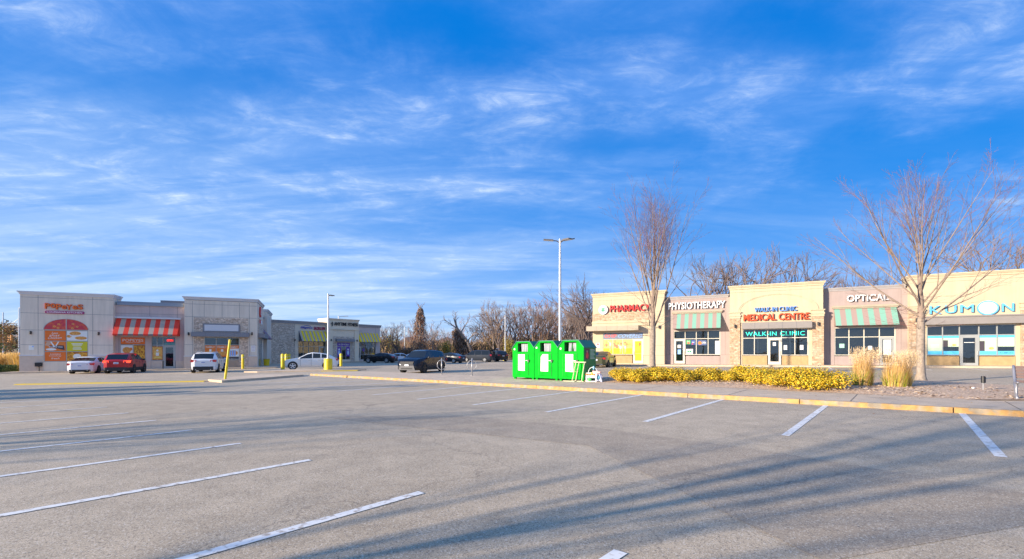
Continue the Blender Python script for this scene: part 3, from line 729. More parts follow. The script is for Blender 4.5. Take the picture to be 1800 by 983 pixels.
# window graphics
c_y = mat('print_yellow', (.62, .58, .01), .6); c_y2 = mat('print_pale_yellow', (.62, .46, .16), .6); c_o = mat('print_orange', (.72, .33, .08), .6, col2=(.8, .6, .15), vscale=5)
c_w = mat('print_white', (.8, .8, .76), .6); c_sky = mat('print_greyblue', (.16, .2, .27), .5); c_m = mat('print_mint', (.35, .62, .5), .6); c_pk = mat('print_mauve', (.55, .4, .5), .6)
c_r = mat('print_red', (.72, .07, .07), .6); c_b = mat('print_blue', (.25, .45, .85), .6); c_or2 = mat('print_flame', (.75, .2, .03), .6); c_gr = mat('print_green', (.08, .4, .12), .6)
c_sk = mat('print_skin', (.62, .38, .26), .6); c_dk = mat('print_dark', (.06, .05, .06), .6)
rn = random.Random(5)
def trees_sh(n, z0_=.45):
    return [('e', rn.choice([c_o, c_y2, c_o, mat('print_rust', (.5, .2, .1), .6)]), rn.uniform(.1, .9), rn.uniform(z0_, .85), rn.uniform(.07, .16), rn.uniform(.06, .13)) for _ in range(n)]
def fig(x, top, shirt, h=.5):
    return [('e', c_sk, x, top, .055, .045), ('p', shirt, [(x - .1, top - .28 * h / .5), (x + .09, top - .28 * h / .5), (x + .11, top - .05), (x - .11, top - .05)]),
            ('p', shirt, [(x - .1, top - .08), (x - .28, top + .03), (x - .28, top + .06), (x - .08, top - .03)]),
            ('p', c_sk, [(x - .08, top - .55 * h / .5 - .12), (x - .04, top - .55 * h / .5 - .12), (x + .0, top - .28 * h / .5), (x - .08, top - .28 * h / .5)]),
            ('p', c_sk, [(x + .03, top - .5 * h / .5 - .1), (x + .07, top - .5 * h / .5 - .1), (x + .08, top - .28 * h / .5), (x + .01, top - .28 * h / .5)])]
yg = .02
for i, (a, b) in enumerate(((-15.42, -14.5), (-14.42, -13.5), (-13.42, -12.5))):
    poster(PZ, 'window_poster', a, b, 1.36, 2.8, yg, c_y2, [('r', c_y, 0, 0, 1, .4)] + trees_sh(14) + [('r', c_y, .0, .0, 1, .36)] + (fig(.78, .86, c_m, .5) if i == 0 else fig(.82, .6, c_w, .4) if i == 1 else fig(.25, .6, c_pk, .4)), label='printed autumn park scene in yellow and orange')
poster(PZ, 'door_poster', -12.24, -11.62, .72, 2.62, yg, c_y, [('e', c_or2, .75, .85, .2, .1), ('e', mat('print_lime', (.62, .78, .03), .6), .45, .62, .38, .12), ('r', c_y2, .05, .35, .95, .37), ('t', c_gr, 'WELCOME', .15, .6, .8, .64)][:3], label='bright yellow print in the pharmacy door')
poster(PZ, 'window_poster', -15.42, -11.46, 2.9, 3.46, yg, c_sky, [('t', c_r, 'OHIP', .03, .22, .34, .8), ('s', c_b, 'COVERED', .38, .18, .98, .82, 0)], label='grey blue strip reading OHIP COVERED in red and blue')
mb = MB(); mb.use(c_w); mb.box(-16.2, -15.8, -.01, -.002, 2.0, 2.5); mb.use(c_r); mb.quad((-16.15, -.013, 2.3), (-15.85, -.013, 2.3), (-15.9, -.013, 2.45), (-16.1, -.013, 2.45)); PZ.part(mb, 'notice')
ym = .62
poster(PZ, 'window_poster', -7.5, -7.1, 2.3, 2.7, ym, c_gr, [('e', c_r, .5, .3, .3, .2), ('t', c_w, 'FLU', .2, .55, .8, .85)])
poster(PZ, 'window_poster', -7.05, -6.68, 2.25, 2.7, ym, mat('print_navy', (.05, .1, .3), .6), [('r', c_w, .2, .5, .8, .6), ('r', c_r, .1, .1, .5, .3)])
poster(PZ, 'window_poster', -7.5, -6.9, 1.36, 1.85, ym, c_w, [('e', g_, .3, .5, .16, .2), ('e', g_, .65, .5, .16, .2)])
poster(PZ, 'window_poster', -6.5, -5.7, 2.2, 2.68, ym, mat('print_slate', (.08, .12, .25), .6), [('e', c_or2, .28, .45, .2, .32), ('t', c_w, 'OPEN', .5, .3, .95, .7)])
poster(PZ, 'window_blind', -4.95, -4.6, 1.36, 2.6, ym, c_w)
poster(PZ, 'door_notice', -8.28, -7.98, 1.95, 2.25, ym - .003, c_w); poster(PZ, 'door_notice', -8.28, -7.98, 1.35, 1.8, ym - .003, c_b)
poster(PZ, 'door_notice', -.28, -.05, 2.1, 2.4, .02, c_w); poster(PZ, 'window_notice', .55, .8, 1.75, 2.15, .02, c_w); poster(PZ, 'window_notice', 1.75, 2.0, 1.75, 2.15, .02, c_w)
poster(PZ, 'window_blind', -1.5, -1.38, 1.32, 2.72, .3, c_w); poster(PZ, 'window_blind', 1.0, 1.14, 1.32, 2.72, .3, c_w)
poster(PZ, 'window_notice', 4.65, 5.0, 1.9, 2.25, ym, c_m); poster(PZ, 'window_notice', 6.6, 6.88, 1.75, 2.05, ym, c_w)
poster(PZ, 'door_poster', 7.62, 8.13, 1.3, 2.55, ym - .003, c_w, [('e', mat('print_eye', (.15, .22, .25), .6), .55, .35, .28, .05), ('e', c_w, .55, .33, .2, .03), ('r', c_r, .2, .82, .45, .86), ('t', c_m, 'EYE EXAMS', .15, .6, .85, .7)])
kb_ = mat('print_sky', (.10, .52, .82), .6); kg = mat('print_blind', (.50, .62, .46), .7)
for i, (a, b) in enumerate(((10.24, 11.08), (11.16, 12.06), (13.24, 14.16), (14.24, 15.13))):
    poster(PZ, 'window_graphic', a, b, 1.35, 1.62, .02, kb_, [('t', mat('print_dblue', (.02, .1, .35), .6), 'KUMON', .12, .3, .88, .68)] if i == 3 else ())
    poster(PZ, 'window_graphic', a, b, 2.62, 2.78, .02, kb_)
    sh = [('r', c_w, .2, .3 + .1 * q, .8, .33 + .1 * q) for q in range(3)]
    poster(PZ, 'window_blind', a, b, 1.95 if i % 2 else 1.62, 2.62, .024, kg, sh if i in (0, 3) else [('r', c_dk, .0, 0, .3, .75), ('e', c_o, .7, .2, .15, .1)])
poster(PZ, 'door_notice', 12.35, 12.95, 2.25, 2.29, .02, c_w); 

# ================================================================== restaurant building (left)
P_grey = mat('panel_grey', (.76, .66, .54), .85, vary=.04, vscale=.6, bump=.15, bscale=60, streak=0.14)
P_mau = mat('panel_mauve', (.56, .45, .42), .85, vary=.04, vscale=.6, bump=.15, bscale=60, streak=0.12)
P_base = mat('base_panel', (.62, .50, .40), .9, vary=.06, vscale=2)
P_corn = mat('cornice_pale', (.66, .65, .66), .8)
P_cornb = mat('cornice_bluegrey', (.25, .30, .36), .6)
P_canopy = mat('canopy_dark_grey', (.23, .23, .25), .6)
RB = Bld('restaurant_building', -34, 45, .914, .406, 'grey panelled fried chicken restaurant with red striped awning and arched window', 'building')
mb = MB(); mb.use(P_grey)
zb = -.6
wall_holes(mb, -10.83, -4.28, zb, 6.75, 0, .3, [(-9.23, -6.12, .67, 3.56)])
# fill above arch: the arch cut is made by panels outside the curve
def arch_fill(m, x0, x1, zs, zt, y, th):
    n = 16; cx_ = (x0 + x1) / 2; rx = (x1 - x0) / 2; rz = zt - zs
    return cx_, rx, rz
mb.box(-4.58, -4.28, .3, 2, zb, 6.75); mb.box(-10.83, -10.53, .3, 20, zb, 6.4)
wall_holes(mb, 1.33, 7.71, zb, 6.8, 0, .3, [(3.0, 6.1, .75, 3.08)])
mb.box(1.33, 1.63, .3, 2, zb, 6.8)
# right flank, running back
mb.box(7.41, 7.71, .3, 7.0, zb, 6.8); mb.box(6.9, 7.41, 6.7, 7.0, zb, 6.8)
mb.box(7.41, 7.71, 12.2, 20, zb, 6.8); mb.box(6.9, 7.41, 12.2, 12.5, zb, 6.8)
mb.box(-10.5, 7.4, 19.7, 20, zb, 6.4)
mb.use(P_mau); wall_holes(mb, -4.28, 1.33, zb, 6.1, .5, .3, [(-3.91, -1.93, .66, 3.04), (-1.47, .5, -.12, 3.07)])
mb.box(6.9, 7.2, 7.0, 12.2, zb, 6.2)
mb.use(P_base)
mb.box(-10.86, -9.26, -.04, .02, zb, 1.2); mb.box(-6.09, -4.25, -.04, .02, zb, 1.2); mb.box(-9.23, -6.12, .02, .28, zb, .66)
mb.box(-4.26, -1.5, .46, .52, zb, .64); mb.box(-1.47, -.58, .46, .6, zb, .7); mb.box(.53, 1.31, .46, .52, zb, .64)
mb.box(1.3, 2.1, -.04, .02, zb, 1.1); mb.box(6.9, 7.74, -.04, .02, zb, 1.1); mb.box(3.0, 6.1, .0, .28, zb, .74)
joints(mb, 0, hs=[(5.07, -10.8, -4.3), (3.54, -10.8, -9.3), (3.54, -6.05, -4.3), (2.21, -10.8, -9.3), (2.21, -6.05, -4.3), (6.48, -10.8, -4.3),
                  (5.12, 1.35, 7.7), (6.4, 1.35, 7.7), (2.3, 1.35, 2.1), (2.3, 6.9, 7.7)],
       vs=[(-9.62, 1.2, 6.7), (-5.79, 1.2, 6.7), (2.0, 1.2, 6.7), (3.0, 5.1, 6.7), (4.55, 5.1, 6.7), (6.1, 5.1, 6.7), (7.0, 1.2, 6.7)], m=S_joint2)
joints(mb, .5, hs=[(5.3, -4.25, 1.3)], vs=[(-1.6, 5.1, 6.1), (.65, 3.1, 6.1), (-4.0, .7, 5)], m=S_joint2)
RB.part(mb, 'wall')
mb = MB(); cornice(mb, -10.83, -4.28, 0, 2, 7.02, P_corn, .3, .16); cornice(mb, 1.33, 7.71, 0, 7.0, 7.14, P_corn, .3, .16); cornice(mb, 6.9, 7.71, 12.2, 20, 7.14, P_corn, .3, .16)
mb.use(P_cornb); mb.box(-4.1, 1.15, .36, 1.2, 6.1, 6.3); mb.box(-4.1, 1.15, .42, 1.2, 6.3, 6.46); mb.box(7.0, 7.3, 7.2, 12, 6.2, 6.45)
mb.use(P_canopy); mb.box(-10.5, 7.4, 2, 19.7, 5.9, 6.05); mb.box(-1.4, .8, 3.2, 5.2, 6.05, 6.95)
mb.use(P_corn); mb.box(-10.88, -9.26, -.08, .02, 1.2, 1.3); mb.box(-6.09, -4.23, -.08, .02, 1.2, 1.3); mb.box(1.28, 2.1, -.08, .02, 1.1, 1.19); mb.box(6.9, 7.76, -.08, .02, 1.1, 1.19)
RB.part(mb, 'roof')
mb = MB(); mb.use(S_stoneL); mb.box(2.13, 2.88, -.06, .02, 3.6, 5.05); mb.box(6.18, 6.87, -.06, .02, 3.6, 5.05); mb.box(2.88, 6.18, -.06, .02, 4.48, 5.05); RB.part(mb, 'stone_band')
for bx in ((2.13, 2.98, -.06, .02, zb, 3.1), (6.12, 6.87, -.06, .02, zb, 3.1), (7.69, 7.76, .8, 6.2, 3.6, 5.2)): piece(RB, 'stone_pillar', S_stoneL, *bx)
mb = MB(); mb.use(P_canopy); mb.box(2.9, 6.16, -.1, .02, 3.62, 4.46); mb.use(P_corn); mb.box(3.04, 6.02, -.13, -.1, 3.72, 4.34); RB.part(mb, 'sign_panel')
mb = MB(); mb.use(P_canopy); mb.box(1.98, 7.0, -.6, -.065, 3.12, 3.56); mb.box(7.74, 8.3, .6, 6.6, 3.12, 3.56)
joints(mb, -.6, vs=[(3.2, 3.12, 3.56), (4.45, 3.12, 3.56), (5.7, 3.12, 3.56)], m=S_joint2); RB.part(mb, 'canopy')
mb = MB(); mb.use(P_corn); mb.box(-4.3, .98, .3, .497, 4.82, 4.98); RB.part(mb, 'awning_header')
A_r = mat('awning_red', (.80, .045, .02), .75); A_b = mat('awning_taupe', (.44, .35, .28), .8); A_dr = mat('awning_dark_red', (.28, .02, .03), .8); A_db = mat('awning_dark_taupe', (.2, .17, .17), .8)
awning(RB, -4.17, .86, 4.8, 3.28, .5, 1.05, 13, A_r, A_b, valance=.15, vm=A_db)
A_p = mat('awning_purple', (.22, .13, .17), .8); A_p2 = mat('awning_plum', (.34, .2, .22), .8)
mb = MB(); n_ = 9
for i in range(n_):
    a, b = 7.1 + i * .56, 7.1 + (i + 1) * .56; mb.use(A_p if i % 2 else A_p2)
    mb.quad((7.2, a, 4.75), (7.2, b, 4.75), (8.35, b, 3.2), (8.35, a, 3.2))
mb.use(A_p); mb.quad((7.2, 7.1, 4.75), (8.35, 7.1, 3.2), (7.2, 7.1, 3.2)); mb.quad((7.2, 12.14, 4.75), (8.35, 12.14, 3.2), (7.2, 12.14, 3.2)); RB.part(mb, 'awning')
# glazing
window(RB, -9.23, -6.12, .67, 3.56, 0, [-7.68], 2.55, M_alu)
mb = MB(); mb.use(M_alu); mb.box(-9.2, -6.15, .03, .13, 1.57, 1.63)
n_ = 18; ax_, az_, rx_, rz_ = -7.675, 3.58, 1.555, 1.0
c_maroon = mat('print_maroon', (.55, .045, .07), .6, col2=(.66, .10, .05), vscale=3)
mb.use(c_maroon)
pa = [(ax_ + rx_ * math.cos(math.pi * i / n_), az_ + rz_ * math.sin(math.pi * i / n_)) for i in range(n_ + 1)]
for i in range(n_):
    (a, b), (c, d) = pa[i], pa[i + 1]; mb.quad((a, -.012, b), (a, -.012, az_), (c, -.012, az_), (c, -.012, d))
mb.use(M_alu); mb.box(-7.71, -7.64, -.03, -.0125, 3.58, 4.56); mb.box(-9.2, -6.15, -.03, -.0125, 3.54, 3.61)
for i in range(n_):
    (a, b), (c, d) = pa[i], pa[i + 1]; s1 = 1.025
    f = lambda x, z: (ax_ + (x - ax_) * s1, az_ + (z - az_) * s1)
    (e, g), (h, k) = f(a, b), f(c, d); mb.quad((a, -.03, b), (c, -.03, d), (h, -.03, k), (e, -.03, g))
c_gold = mat('print_gold', (.75, .42, .1), .6)
mb.use(c_gold)
for x, z in ((-8.2, 4.1), (-8.5, 3.9), (-7.2, 4.15), (-6.9, 3.9), (-8.25, 3.75), (-7.25, 3.75)):
    for q in range(5):
        t = q * 1.257; mb.disc((x + .07 * math.cos(t), -.016 - q * .0004, z + .06 * math.sin(t)), .035, n=6)
RB.part(mb, 'arched_window')
window(RB, -3.91, -1.93, .66, 3.04, .5, [-2.9], 2.27, M_alu)
window(RB, -1.47, .5, .7, 3.07, .5, [-1.02, -.53], 2.24, M_alu, door=(-.53, .5))
door(RB, -.5, .47, -.12, 2.2, .5, M_alu, False)
window(RB, 3.0, 6.1, .77, 3.05, 0, [4.03, 5.07], 2.3, M_alu)
mb = MB(); mb.use(M_alu)
for y_ in (1.2, 2.9, 4.6, 7.6, 9.0, 10.4, 11.8): mb.box(7.715 if y_ < 7 else 7.21, 7.76 if y_ < 7 else 7.3, y_, y_ + .12, -.1, 3.05)
mb.box(7.715, 7.76, 1.2, 4.7, 2.3, 2.38); mb.box(7.21, 7.3, 7.6, 11.9, 2.3, 2.38)
RB.part(mb, 'side_window_frame'); mb = MB(); mb.use(M_glass); mb.quad((7.72, 1.2, 0), (7.72, 4.6, 0), (7.72, 4.6, 3), (7.72, 1.2, 3)); RB.part(mb, 'side_window'); mb = MB(); mb.use(M_glass); mb.quad((7.22, 7.6, .0), (7.22, 11.9, .0), (7.22, 11.9, 3), (7.22, 7.6, 3)); RB.part(mb, 'side_window')
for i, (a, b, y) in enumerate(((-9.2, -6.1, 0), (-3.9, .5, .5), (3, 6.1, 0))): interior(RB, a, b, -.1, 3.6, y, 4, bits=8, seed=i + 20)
# signs
c_por = mat('sign_orange', (.90, .17, .02), .5); c_pod = mat('sign_orange_side', (.45, .03, .02), .6)
mb = MB()
xs = [(-9.12, -8.78, 'P', 5.5, 5.98), (-8.74, -8.4, 'o', 5.58, 5.98), (-8.36, -8.0, 'P', 5.46, 5.94), (-7.96, -7.64, 'e', 5.5, 5.84), (-7.66, -7.24, 'Y', 5.46, 5.92), (-7.2, -6.88, 'e', 5.5, 5.84), (-6.84, -6.48, 'S', 5.52, 5.96)]
for a, b, c, z0_, z1_ in xs:
    mb.use(c_pod); put_text(mb, c, a - .015, b + .015, z0_ - .015, z1_ + .015, -.003, .1, .03); mb.use(c_por); put_text(mb, c, a, b, z0_, z1_, -.104, .015, .018)
RB.part(mb, 'sign', label='orange red POPEYES letters above the arch')
mb = MB(); pm = mat('sign_magenta', (.38, .03, .14), .5); mb.use(pm)
zc_ = 5.19; hh = .125
pp = [(-6.5 + hh * math.cos(R(a)), zc_ + hh * math.sin(R(a))) for a in range(-90, 91, 30)] + [(-9.0 + hh * math.cos(R(a)), zc_ + hh * math.sin(R(a))) for a in range(90, 271, 30)]
mb.prism(pp, -.1, -.003, 'y'); mb.use(T_white); put_text(mb, 'LOUISIANA KITCHEN', -8.98, -6.52, 5.12, 5.27, -.1, .012, .01)
RB.part(mb, 'sign', label='dark magenta pill reading LOUISIANA KITCHEN')
c_org = mat('print_brand_orange', (.80, .17, .02), .6); c_fry = mat('print_fry', (.80, .42, .04), .6); c_fry2 = mat('print_fry_dark', (.5, .17, .02), .6); c_chk = mat('print_crust', (.62, .25, .05), .6, col2=(.8, .42, .1), vscale=9)
c_ol = mat('print_olive', (.60, .56, .02), .6)
def fries(n, seed):
    rq = random.Random(seed); o_ = []
    for i in range(n):
        x, z, a, l = rq.uniform(.05, .95), rq.uniform(.05, .95), rq.uniform(-1, 1) + .8 * (-1) ** i, rq.uniform(.14, .24)
        dx, dz = l * math.cos(a), l * math.sin(a); nx, nz_ = -.028 * math.sin(a), .028 * math.cos(a)
        pts_ = [(min(1, max(0, p)), min(1, max(0, q))) for p, q in ((x - dx + nx, z - dz + nz_), (x + dx + nx, z + dz + nz_), (x + dx - nx, z + dz - nz_), (x - dx - nx, z - dz - nz_))]
        o_.append(('p', c_fry if i % 3 else c_fry2, pts_))
    return o_
yy = .02
poster(RB, 'window_poster', -9.17, -7.72, 2.6, 3.5, yy, c_org, [('s', c_w, 'Love', .32, .66, .62, .88, 0), ('s', c_w, 'that', .22, .42, .72, .62, .03), ('s', c_w, 'Chicken', .15, .16, .8, .38, .03)], label='orange poster with white script')
poster(RB, 'window_poster', -7.64, -6.18, 2.6, 3.5, yy, c_w, [('e', c_chk, .4, .75, .28, .2), ('e', c_chk, .68, .28, .3, .17), ('e', c_chk, .1, .45, .12, .14), ('t', T_white, 'POPEYES', .16, .44, .84, .6)], label='poster with fried chicken on white')
poster(RB, 'window_poster', -9.17, -7.72, 1.64, 2.52, yy, c_or2, [('p', c_dk, [(.1, .55), (.4, .35), (.95, .1), (.9, .6), (.5, .6)]), ('p', c_sk, [(0, .6), (.1, .98), (.35, .98), (.2, .5)]), ('p', c_w, [(.25, .98), (.32, .98), (.5, .45), (.42, .4)]), ('p', c_w, [(.62, .98), (.68, .98), (.55, .5), (.5, .55)]), ('e', c_w, .3, .18, .25, .12), ('t', T_white, 'POPEYES', .2, .36, .85, .5)], label='poster with a takeaway bag and dark shapes')
poster(RB, 'window_poster', -7.64, -6.18, 1.64, 2.52, yy, c_ol, [('r', c_w, .22, .74, .78, .82), ('r', c_w, .27, .6, .73, .68), ('r', c_w, .3, .38, .68, .45), ('r', c_w, .28, .18, .72, .27)], label='olive yellow poster with white lines of text')
poster(RB, 'window_poster', -9.17, -7.72, .73, 1.56, yy, c_org, [('s', c_w, 'Louisiana', .25, .7, .75, .86, 0), ('s', c_w, 'Cooking', .2, .48, .8, .64, 0), ('s', c_w, 'fresh', .3, .2, .7, .4, 0)], label='orange poster with white script')
poster(RB, 'window_poster', -7.64, -6.18, .73, 1.56, yy, c_fry2, fries(44, 1) + [('e', c_w, .5, .5, .2, .3)], label='poster of golden fries')
y5 = .52
poster(RB, 'window_poster', -3.86, -1.98, 2.32, 2.98, y5, c_org, [('t', T_white, 'POPEYES', .07, .38, .93, .78), ('t', T_white, 'LOUISIANA KITCHEN', .2, .2, .8, .29)], label='orange POPEYES window banner')
poster(RB, 'window_poster', -3.86, -2.94, .72, 2.22, y5, c_w, [('e', c_chk, .5, .68, .36, .2), ('e', c_chk, .45, .3, .38, .22), ('e', c_or2, .85, .75, .12, .1)])
poster(RB, 'window_poster', -2.86, -1.98, .72, 2.22, y5, c_fry2, fries(60, 2))
poster(RB, 'window_poster', -1.4, -.58, .8, 2.1, y5, c_chk, [('r', c_o, .1, .1, .9, .9), ('r', c_w, .35, .3, .65, .55), ('e', c_w, .5, .7, .12, .08)])
mb = MB(); mb.use(mat('neon_red', (.8, .02, .02), .5, emit=(1, .03, .02), estr=1.6)); put_text(mb, 'OPEN', -.22, .28, 2.62, 2.82, .53, .03, .0); RB.part(mb, 'neon_sign', label='small red OPEN neon behind the transom')
mb = MB(); mb.use(mat('print_teal', (.10, .3, .32), .6)); mb.quad((-.46, .53, 2.28), (.44, .53, 2.28), (.44, .53, 2.45), (-.46, .53, 2.45)); RB.part(mb, 'transom_strip')
for i, (a, b) in enumerate(((3.06, 4.0), (4.06, 5.04), (5.1, 6.04))):
    poster(RB, 'window_poster', a, b, .95, 2.24, yy, [c_or2, c_or2, c_w][i], [('r', c_or2, 0, .75, 1, 1), ('t', c_w, 'FAMILY', .1, .8, .9, .93), ('e', c_chk, .5, .4, .4, .2), ('r', c_dk, .0, 0, 1, .1)] + ([('r', c_w, .4, .5, .6, .7)] if i < 2 else [('r', c_b, .1 + .22 * q, .15, .25 + .22 * q, .6) for q in range(3)]), label='orange and white menu poster')
for x, z in ((-10.08, 3.3), (-5.33, 3.3), (1.71, 3.4), (7.24, 3.5)): wall_lamp(RB, x, z, 0)
mb = MB(); mb.use(c_w); mb.box(-10.25, -9.9, -.01, -.003, 1.75, 2.15); mb.use(c_b); mb.box(-10.02, -9.92, -.014, -.01, 2.0, 2.1); RB.part(mb, 'notice')
mb = MB(); mb.use(c_w); mb.box(7.15, 7.55, -.01, -.003, 1.6, 2.25); mb.use(c_pk); [mb.box(7.2, 7.5, -.014, -.01, z, z + .04) for z in (1.7, 1.85, 2.0, 2.12)]; RB.part(mb, 'notice')
mb = MB(); mb.use(M_black); mb.box(-9.75, -9.3, -.25, -.045, .25, .6); mb.tube([(-9.5, -.15, -.2), (-9.5, -.15, .25)], .04); RB.part(mb, 'gas_meter')
# flank signs: round red disc and a small red-white plate
mb = MB(); mb.use(T_red)
def xdisc(m, x, y, z, r, n=20): m.disc((x, y, z), r, 'x', n)
mb.prism([(2.6 + .6 * math.cos(R(a)), 6.0 + .6 * math.sin(R(a))) for a in range(0, 360, 18)], 7.72, 7.85, 'x'); mb.use(T_white)
mb.disc((7.853, 2.75, 6.1), .22, 'x', 12); mb.use(T_red); mb.disc((7.856, 2.7, 6.15), .13, 'x', 10); mb.use(T_white); mb.quad((7.853, 2.2, 5.75), (7.853, 3.0, 5.65), (7.853, 3.0, 5.75), (7.853, 2.2, 5.87))
RB.part(mb, 'sign', label='round red sign on the side wall')
mb = MB(); mb.use(T_red); mb.box(7.715, 7.82, 2.0, 2.8, 4.75, 5.15); mb.use(T_white); mb.box(7.715, 7.825, 2.8, 4.6, 4.7, 5.1); RB.part(mb, 'sign', label='small red and white plate under the round sign')
mb = MB(); mb.use(T_white); put_text(mb, 'PIZZA', 0, 3.2, 0, .5, 0, .1, .03)
mb.v = [(7.22 - y, 7.8 + x, 5.55 + z) for x, y, z in mb.v]; mb.use(M_black); mb.box(7.2, 7.26, 7.6, 11.4, 5.2, 5.45); RB.part(mb, 'sign', label='white letters on a dark rail on the side wall')

# ================================================================== salon and gym building (rear left)
SB = Bld('salon_building', -23.2, 80.0, .6380, .7700, 'low grey and stone building with yellow striped awnings housing salon and gym', 'building')
SG = mat('salon_stucco', (.80, .66, .50), .9, vary=.05, vscale=.5, streak=0.12); SM = mat('salon_mauve', (.62, .50, .45), .9, vary=.05, vscale=.5); SC = mat('salon_cream', (.85, .69, .50), .9, vary=.05, vscale=.6)
mb = MB(); mb.use(SG)
wall_holes(mb, -19.2, -9.97, -.3, 5.9, 0, .3, [(-14.4, -10.05, .35, 3.22)])
mb.use(SM); wall_holes(mb, -4.55, 0, -.3, 5.9, 0, .3, [(-4.52, -.9, .35, 3.3)]); mb.box(-.3, 0, .3, 14, -.3, 5.9); mb.box(-19.2, 0, 13.7, 14, -.3, 5.9)
mb.use(SC); wall_holes(mb, -9.97, -4.55, -.3, 6.7, -.6, .3, [(-8.43, -6.1, .35, 3.2)])
mb.box(-9.97, -9.67, -.3, 2.5, -.3, 6.7); mb.box(-4.85, -4.55, -.3, 2.5, -.3, 6.7)
mb.box(-9.97, -9.2, -.7, -.6, -.3, 5.2); mb.box(-5.35, -4.55, -.7, -.6, -.3, 5.2); mb.box(-10.05, -4.5, -.78, -.6, 5.2, 5.55)
joints(mb, 0, hs=[(1.2, -14.9, -14.42)], vs=[(-14.9, 0, 5.9), (-.9, 0, 5.9)], m=S_joint2)
SB.part(mb, 'wall')
mb = MB(); mb.use(S_stoneL); mb.box(-19.2, -14.95, -.08, .02, -.3, 5.75); SB.part(mb, 'stone_cladding')
mb = MB(); mb.use(S_stoneL); mb.box(-9.15, -8.5, -.66, -.58, -.3, 4.1); mb.box(-6.05, -5.4, -.66, -.58, -.3, 4.1); mb.box(-8.5, -6.05, -.66, -.58, 3.75, 4.1); SB.part(mb, 'stone_surround')
mb = MB(); mb.use(S_trimg); mb.box(-19.3, -9.97, -.12, .4, 5.85, 6.1); mb.box(-19.3, -9.97, -.2, .4, 6.1, 6.3); mb.box(-4.55, .15, -.12, .4, 5.85, 6.1); mb.box(-4.55, .2, -.2, .4, 6.1, 6.3)
cornice(mb, -9.97, -4.55, -.6, 2.5, 6.97, SC, .3, .15); mb.use(S_trimg); mb.box(-19.2, 0, .4, 13.7, 5.5, 5.7); SB.part(mb, 'roof')
A_y = mat('awning_yellow', (.92, .64, .01), .8); A_g = mat('awning_grey', (.46, .36, .30), .8); A_c = mat('awning_cheek_grey', (.1, .1, .12), .8)
awning(SB, -14.3, -10.05, 4.85, 3.25, 0, 1.1, 14, A_g, A_y, cheek=A_c); awning(SB, -4.5, -.55, 4.85, 3.3, 0, 1.1, 13, A_y, A_g, cheek=A_y)
mb = MB(); mb.use(P_canopy); mb.box(-8.7, -5.6, -1.2, -.67, 3.3, 3.68); SB.part(mb, 'canopy')
window(SB, -14.4, -10.05, .8, 3.22, 0, [-13.6, -12.75, -11.9, -11.1], 2.45, M_alu, door=(-11.1, -10.08)); door(SB, -11.05, -10.12, .35, 2.42, 0, M_alu)
window(SB, -8.43, -6.1, .35, 3.2, -.6, [-7.6, -6.85], 2.5, M_alu)
window(SB, -4.52, -.9, 1.1, 3.3, 0, [-3.75, -3.0, -2.3, -1.6], 2.5, M_alu, door=(-4.5, -3.75)); door(SB, -4.48, -3.78, .35, 2.5, 0, M_alu)
M_in2 = mat('salon_interior', (.20, .15, .07), .9, vary=.5, vscale=1.5)
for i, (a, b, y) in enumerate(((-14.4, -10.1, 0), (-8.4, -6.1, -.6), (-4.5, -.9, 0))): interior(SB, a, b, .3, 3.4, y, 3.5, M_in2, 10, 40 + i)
c_pur = mat('print_purple', (.16, .05, .40), .6)
poster(SB, 'window_poster', -8.4, -6.13, 2.5, 3.15, -.56, c_pur, [('t', c_w, 'ANYTIME', .1, .3, .45, .7), ('t', c_w, 'FITNESS', .5, .3, .92, .7)])
for a, b in ((-8.4, -7.7), (-6.8, -6.13)): poster(SB, 'window_poster', a, b, .9, 2.4, -.56, c_pur, [('e', c_w, .5, .75, .2, .1), ('e', c_b, .5, .4, .3, .25), ('e', c_w, .5, .35, .15, .2)])
poster(SB, 'window_poster', -3.4, -3.1, 1.7, 2.2, .02, c_pur)
mb = MB(); mb.use(mat('sign_navy', (.02, .06, .45), .5)); put_text(mb, 'Elegance', -14.05, -12.2, 5.12, 5.5, -.003, .1, .01, .3); mb.tube([(-13.0 + .55 * math.cos(R(t)), -.06, 5.44 + .22 * math.sin(R(t))) for t in range(10, 171, 20)], .035, 4); SB.part(mb, 'sign', label='blue script sign')
sign(SB, 'SALON & SPA', -12.0, -10.15, 5.05, 5.55, -.003, T_red, .1, .008, mat('sign_navy', (.02, .06, .45)), label='red and blue SALON & SPA letters')
sign(SB, 'ANYTIME FITNESS', -8.95, -4.75, 5.85, 6.4, -.603, M_black, .12, .008, label='black ANYTIME FITNESS letters')
mb = MB(); mb.use(M_black); mb.disc((-9.3, -.72, 6.3), .12, n=10); mb.tube([(-9.35, -.7, 6.15), (-9.2, -.7, 5.9), (-9.4, -.7, 5.7)], .06); mb.tube([(-9.55, -.7, 6.05), (-9.3, -.7, 6.1), (-9.1, -.7, 6.2)], .05); SB.part(mb, 'runner_emblem')
for x, z, y in ((-14.95, 3.4, -.08), (-9.5, 3.5, -.7), (-4.95, 3.5, -.7)): wall_lamp(SB, x, z, y)
def SP(s, d): return (-23.2 + .638 * s + .77 * d, 80 + .77 * s - .638 * d)
slab('salon_sidewalk', [SP(-19, 2.2), SP(1.5, 2.2), SP(1.5, -.2), SP(-19, -.2)], M_conc, .14)
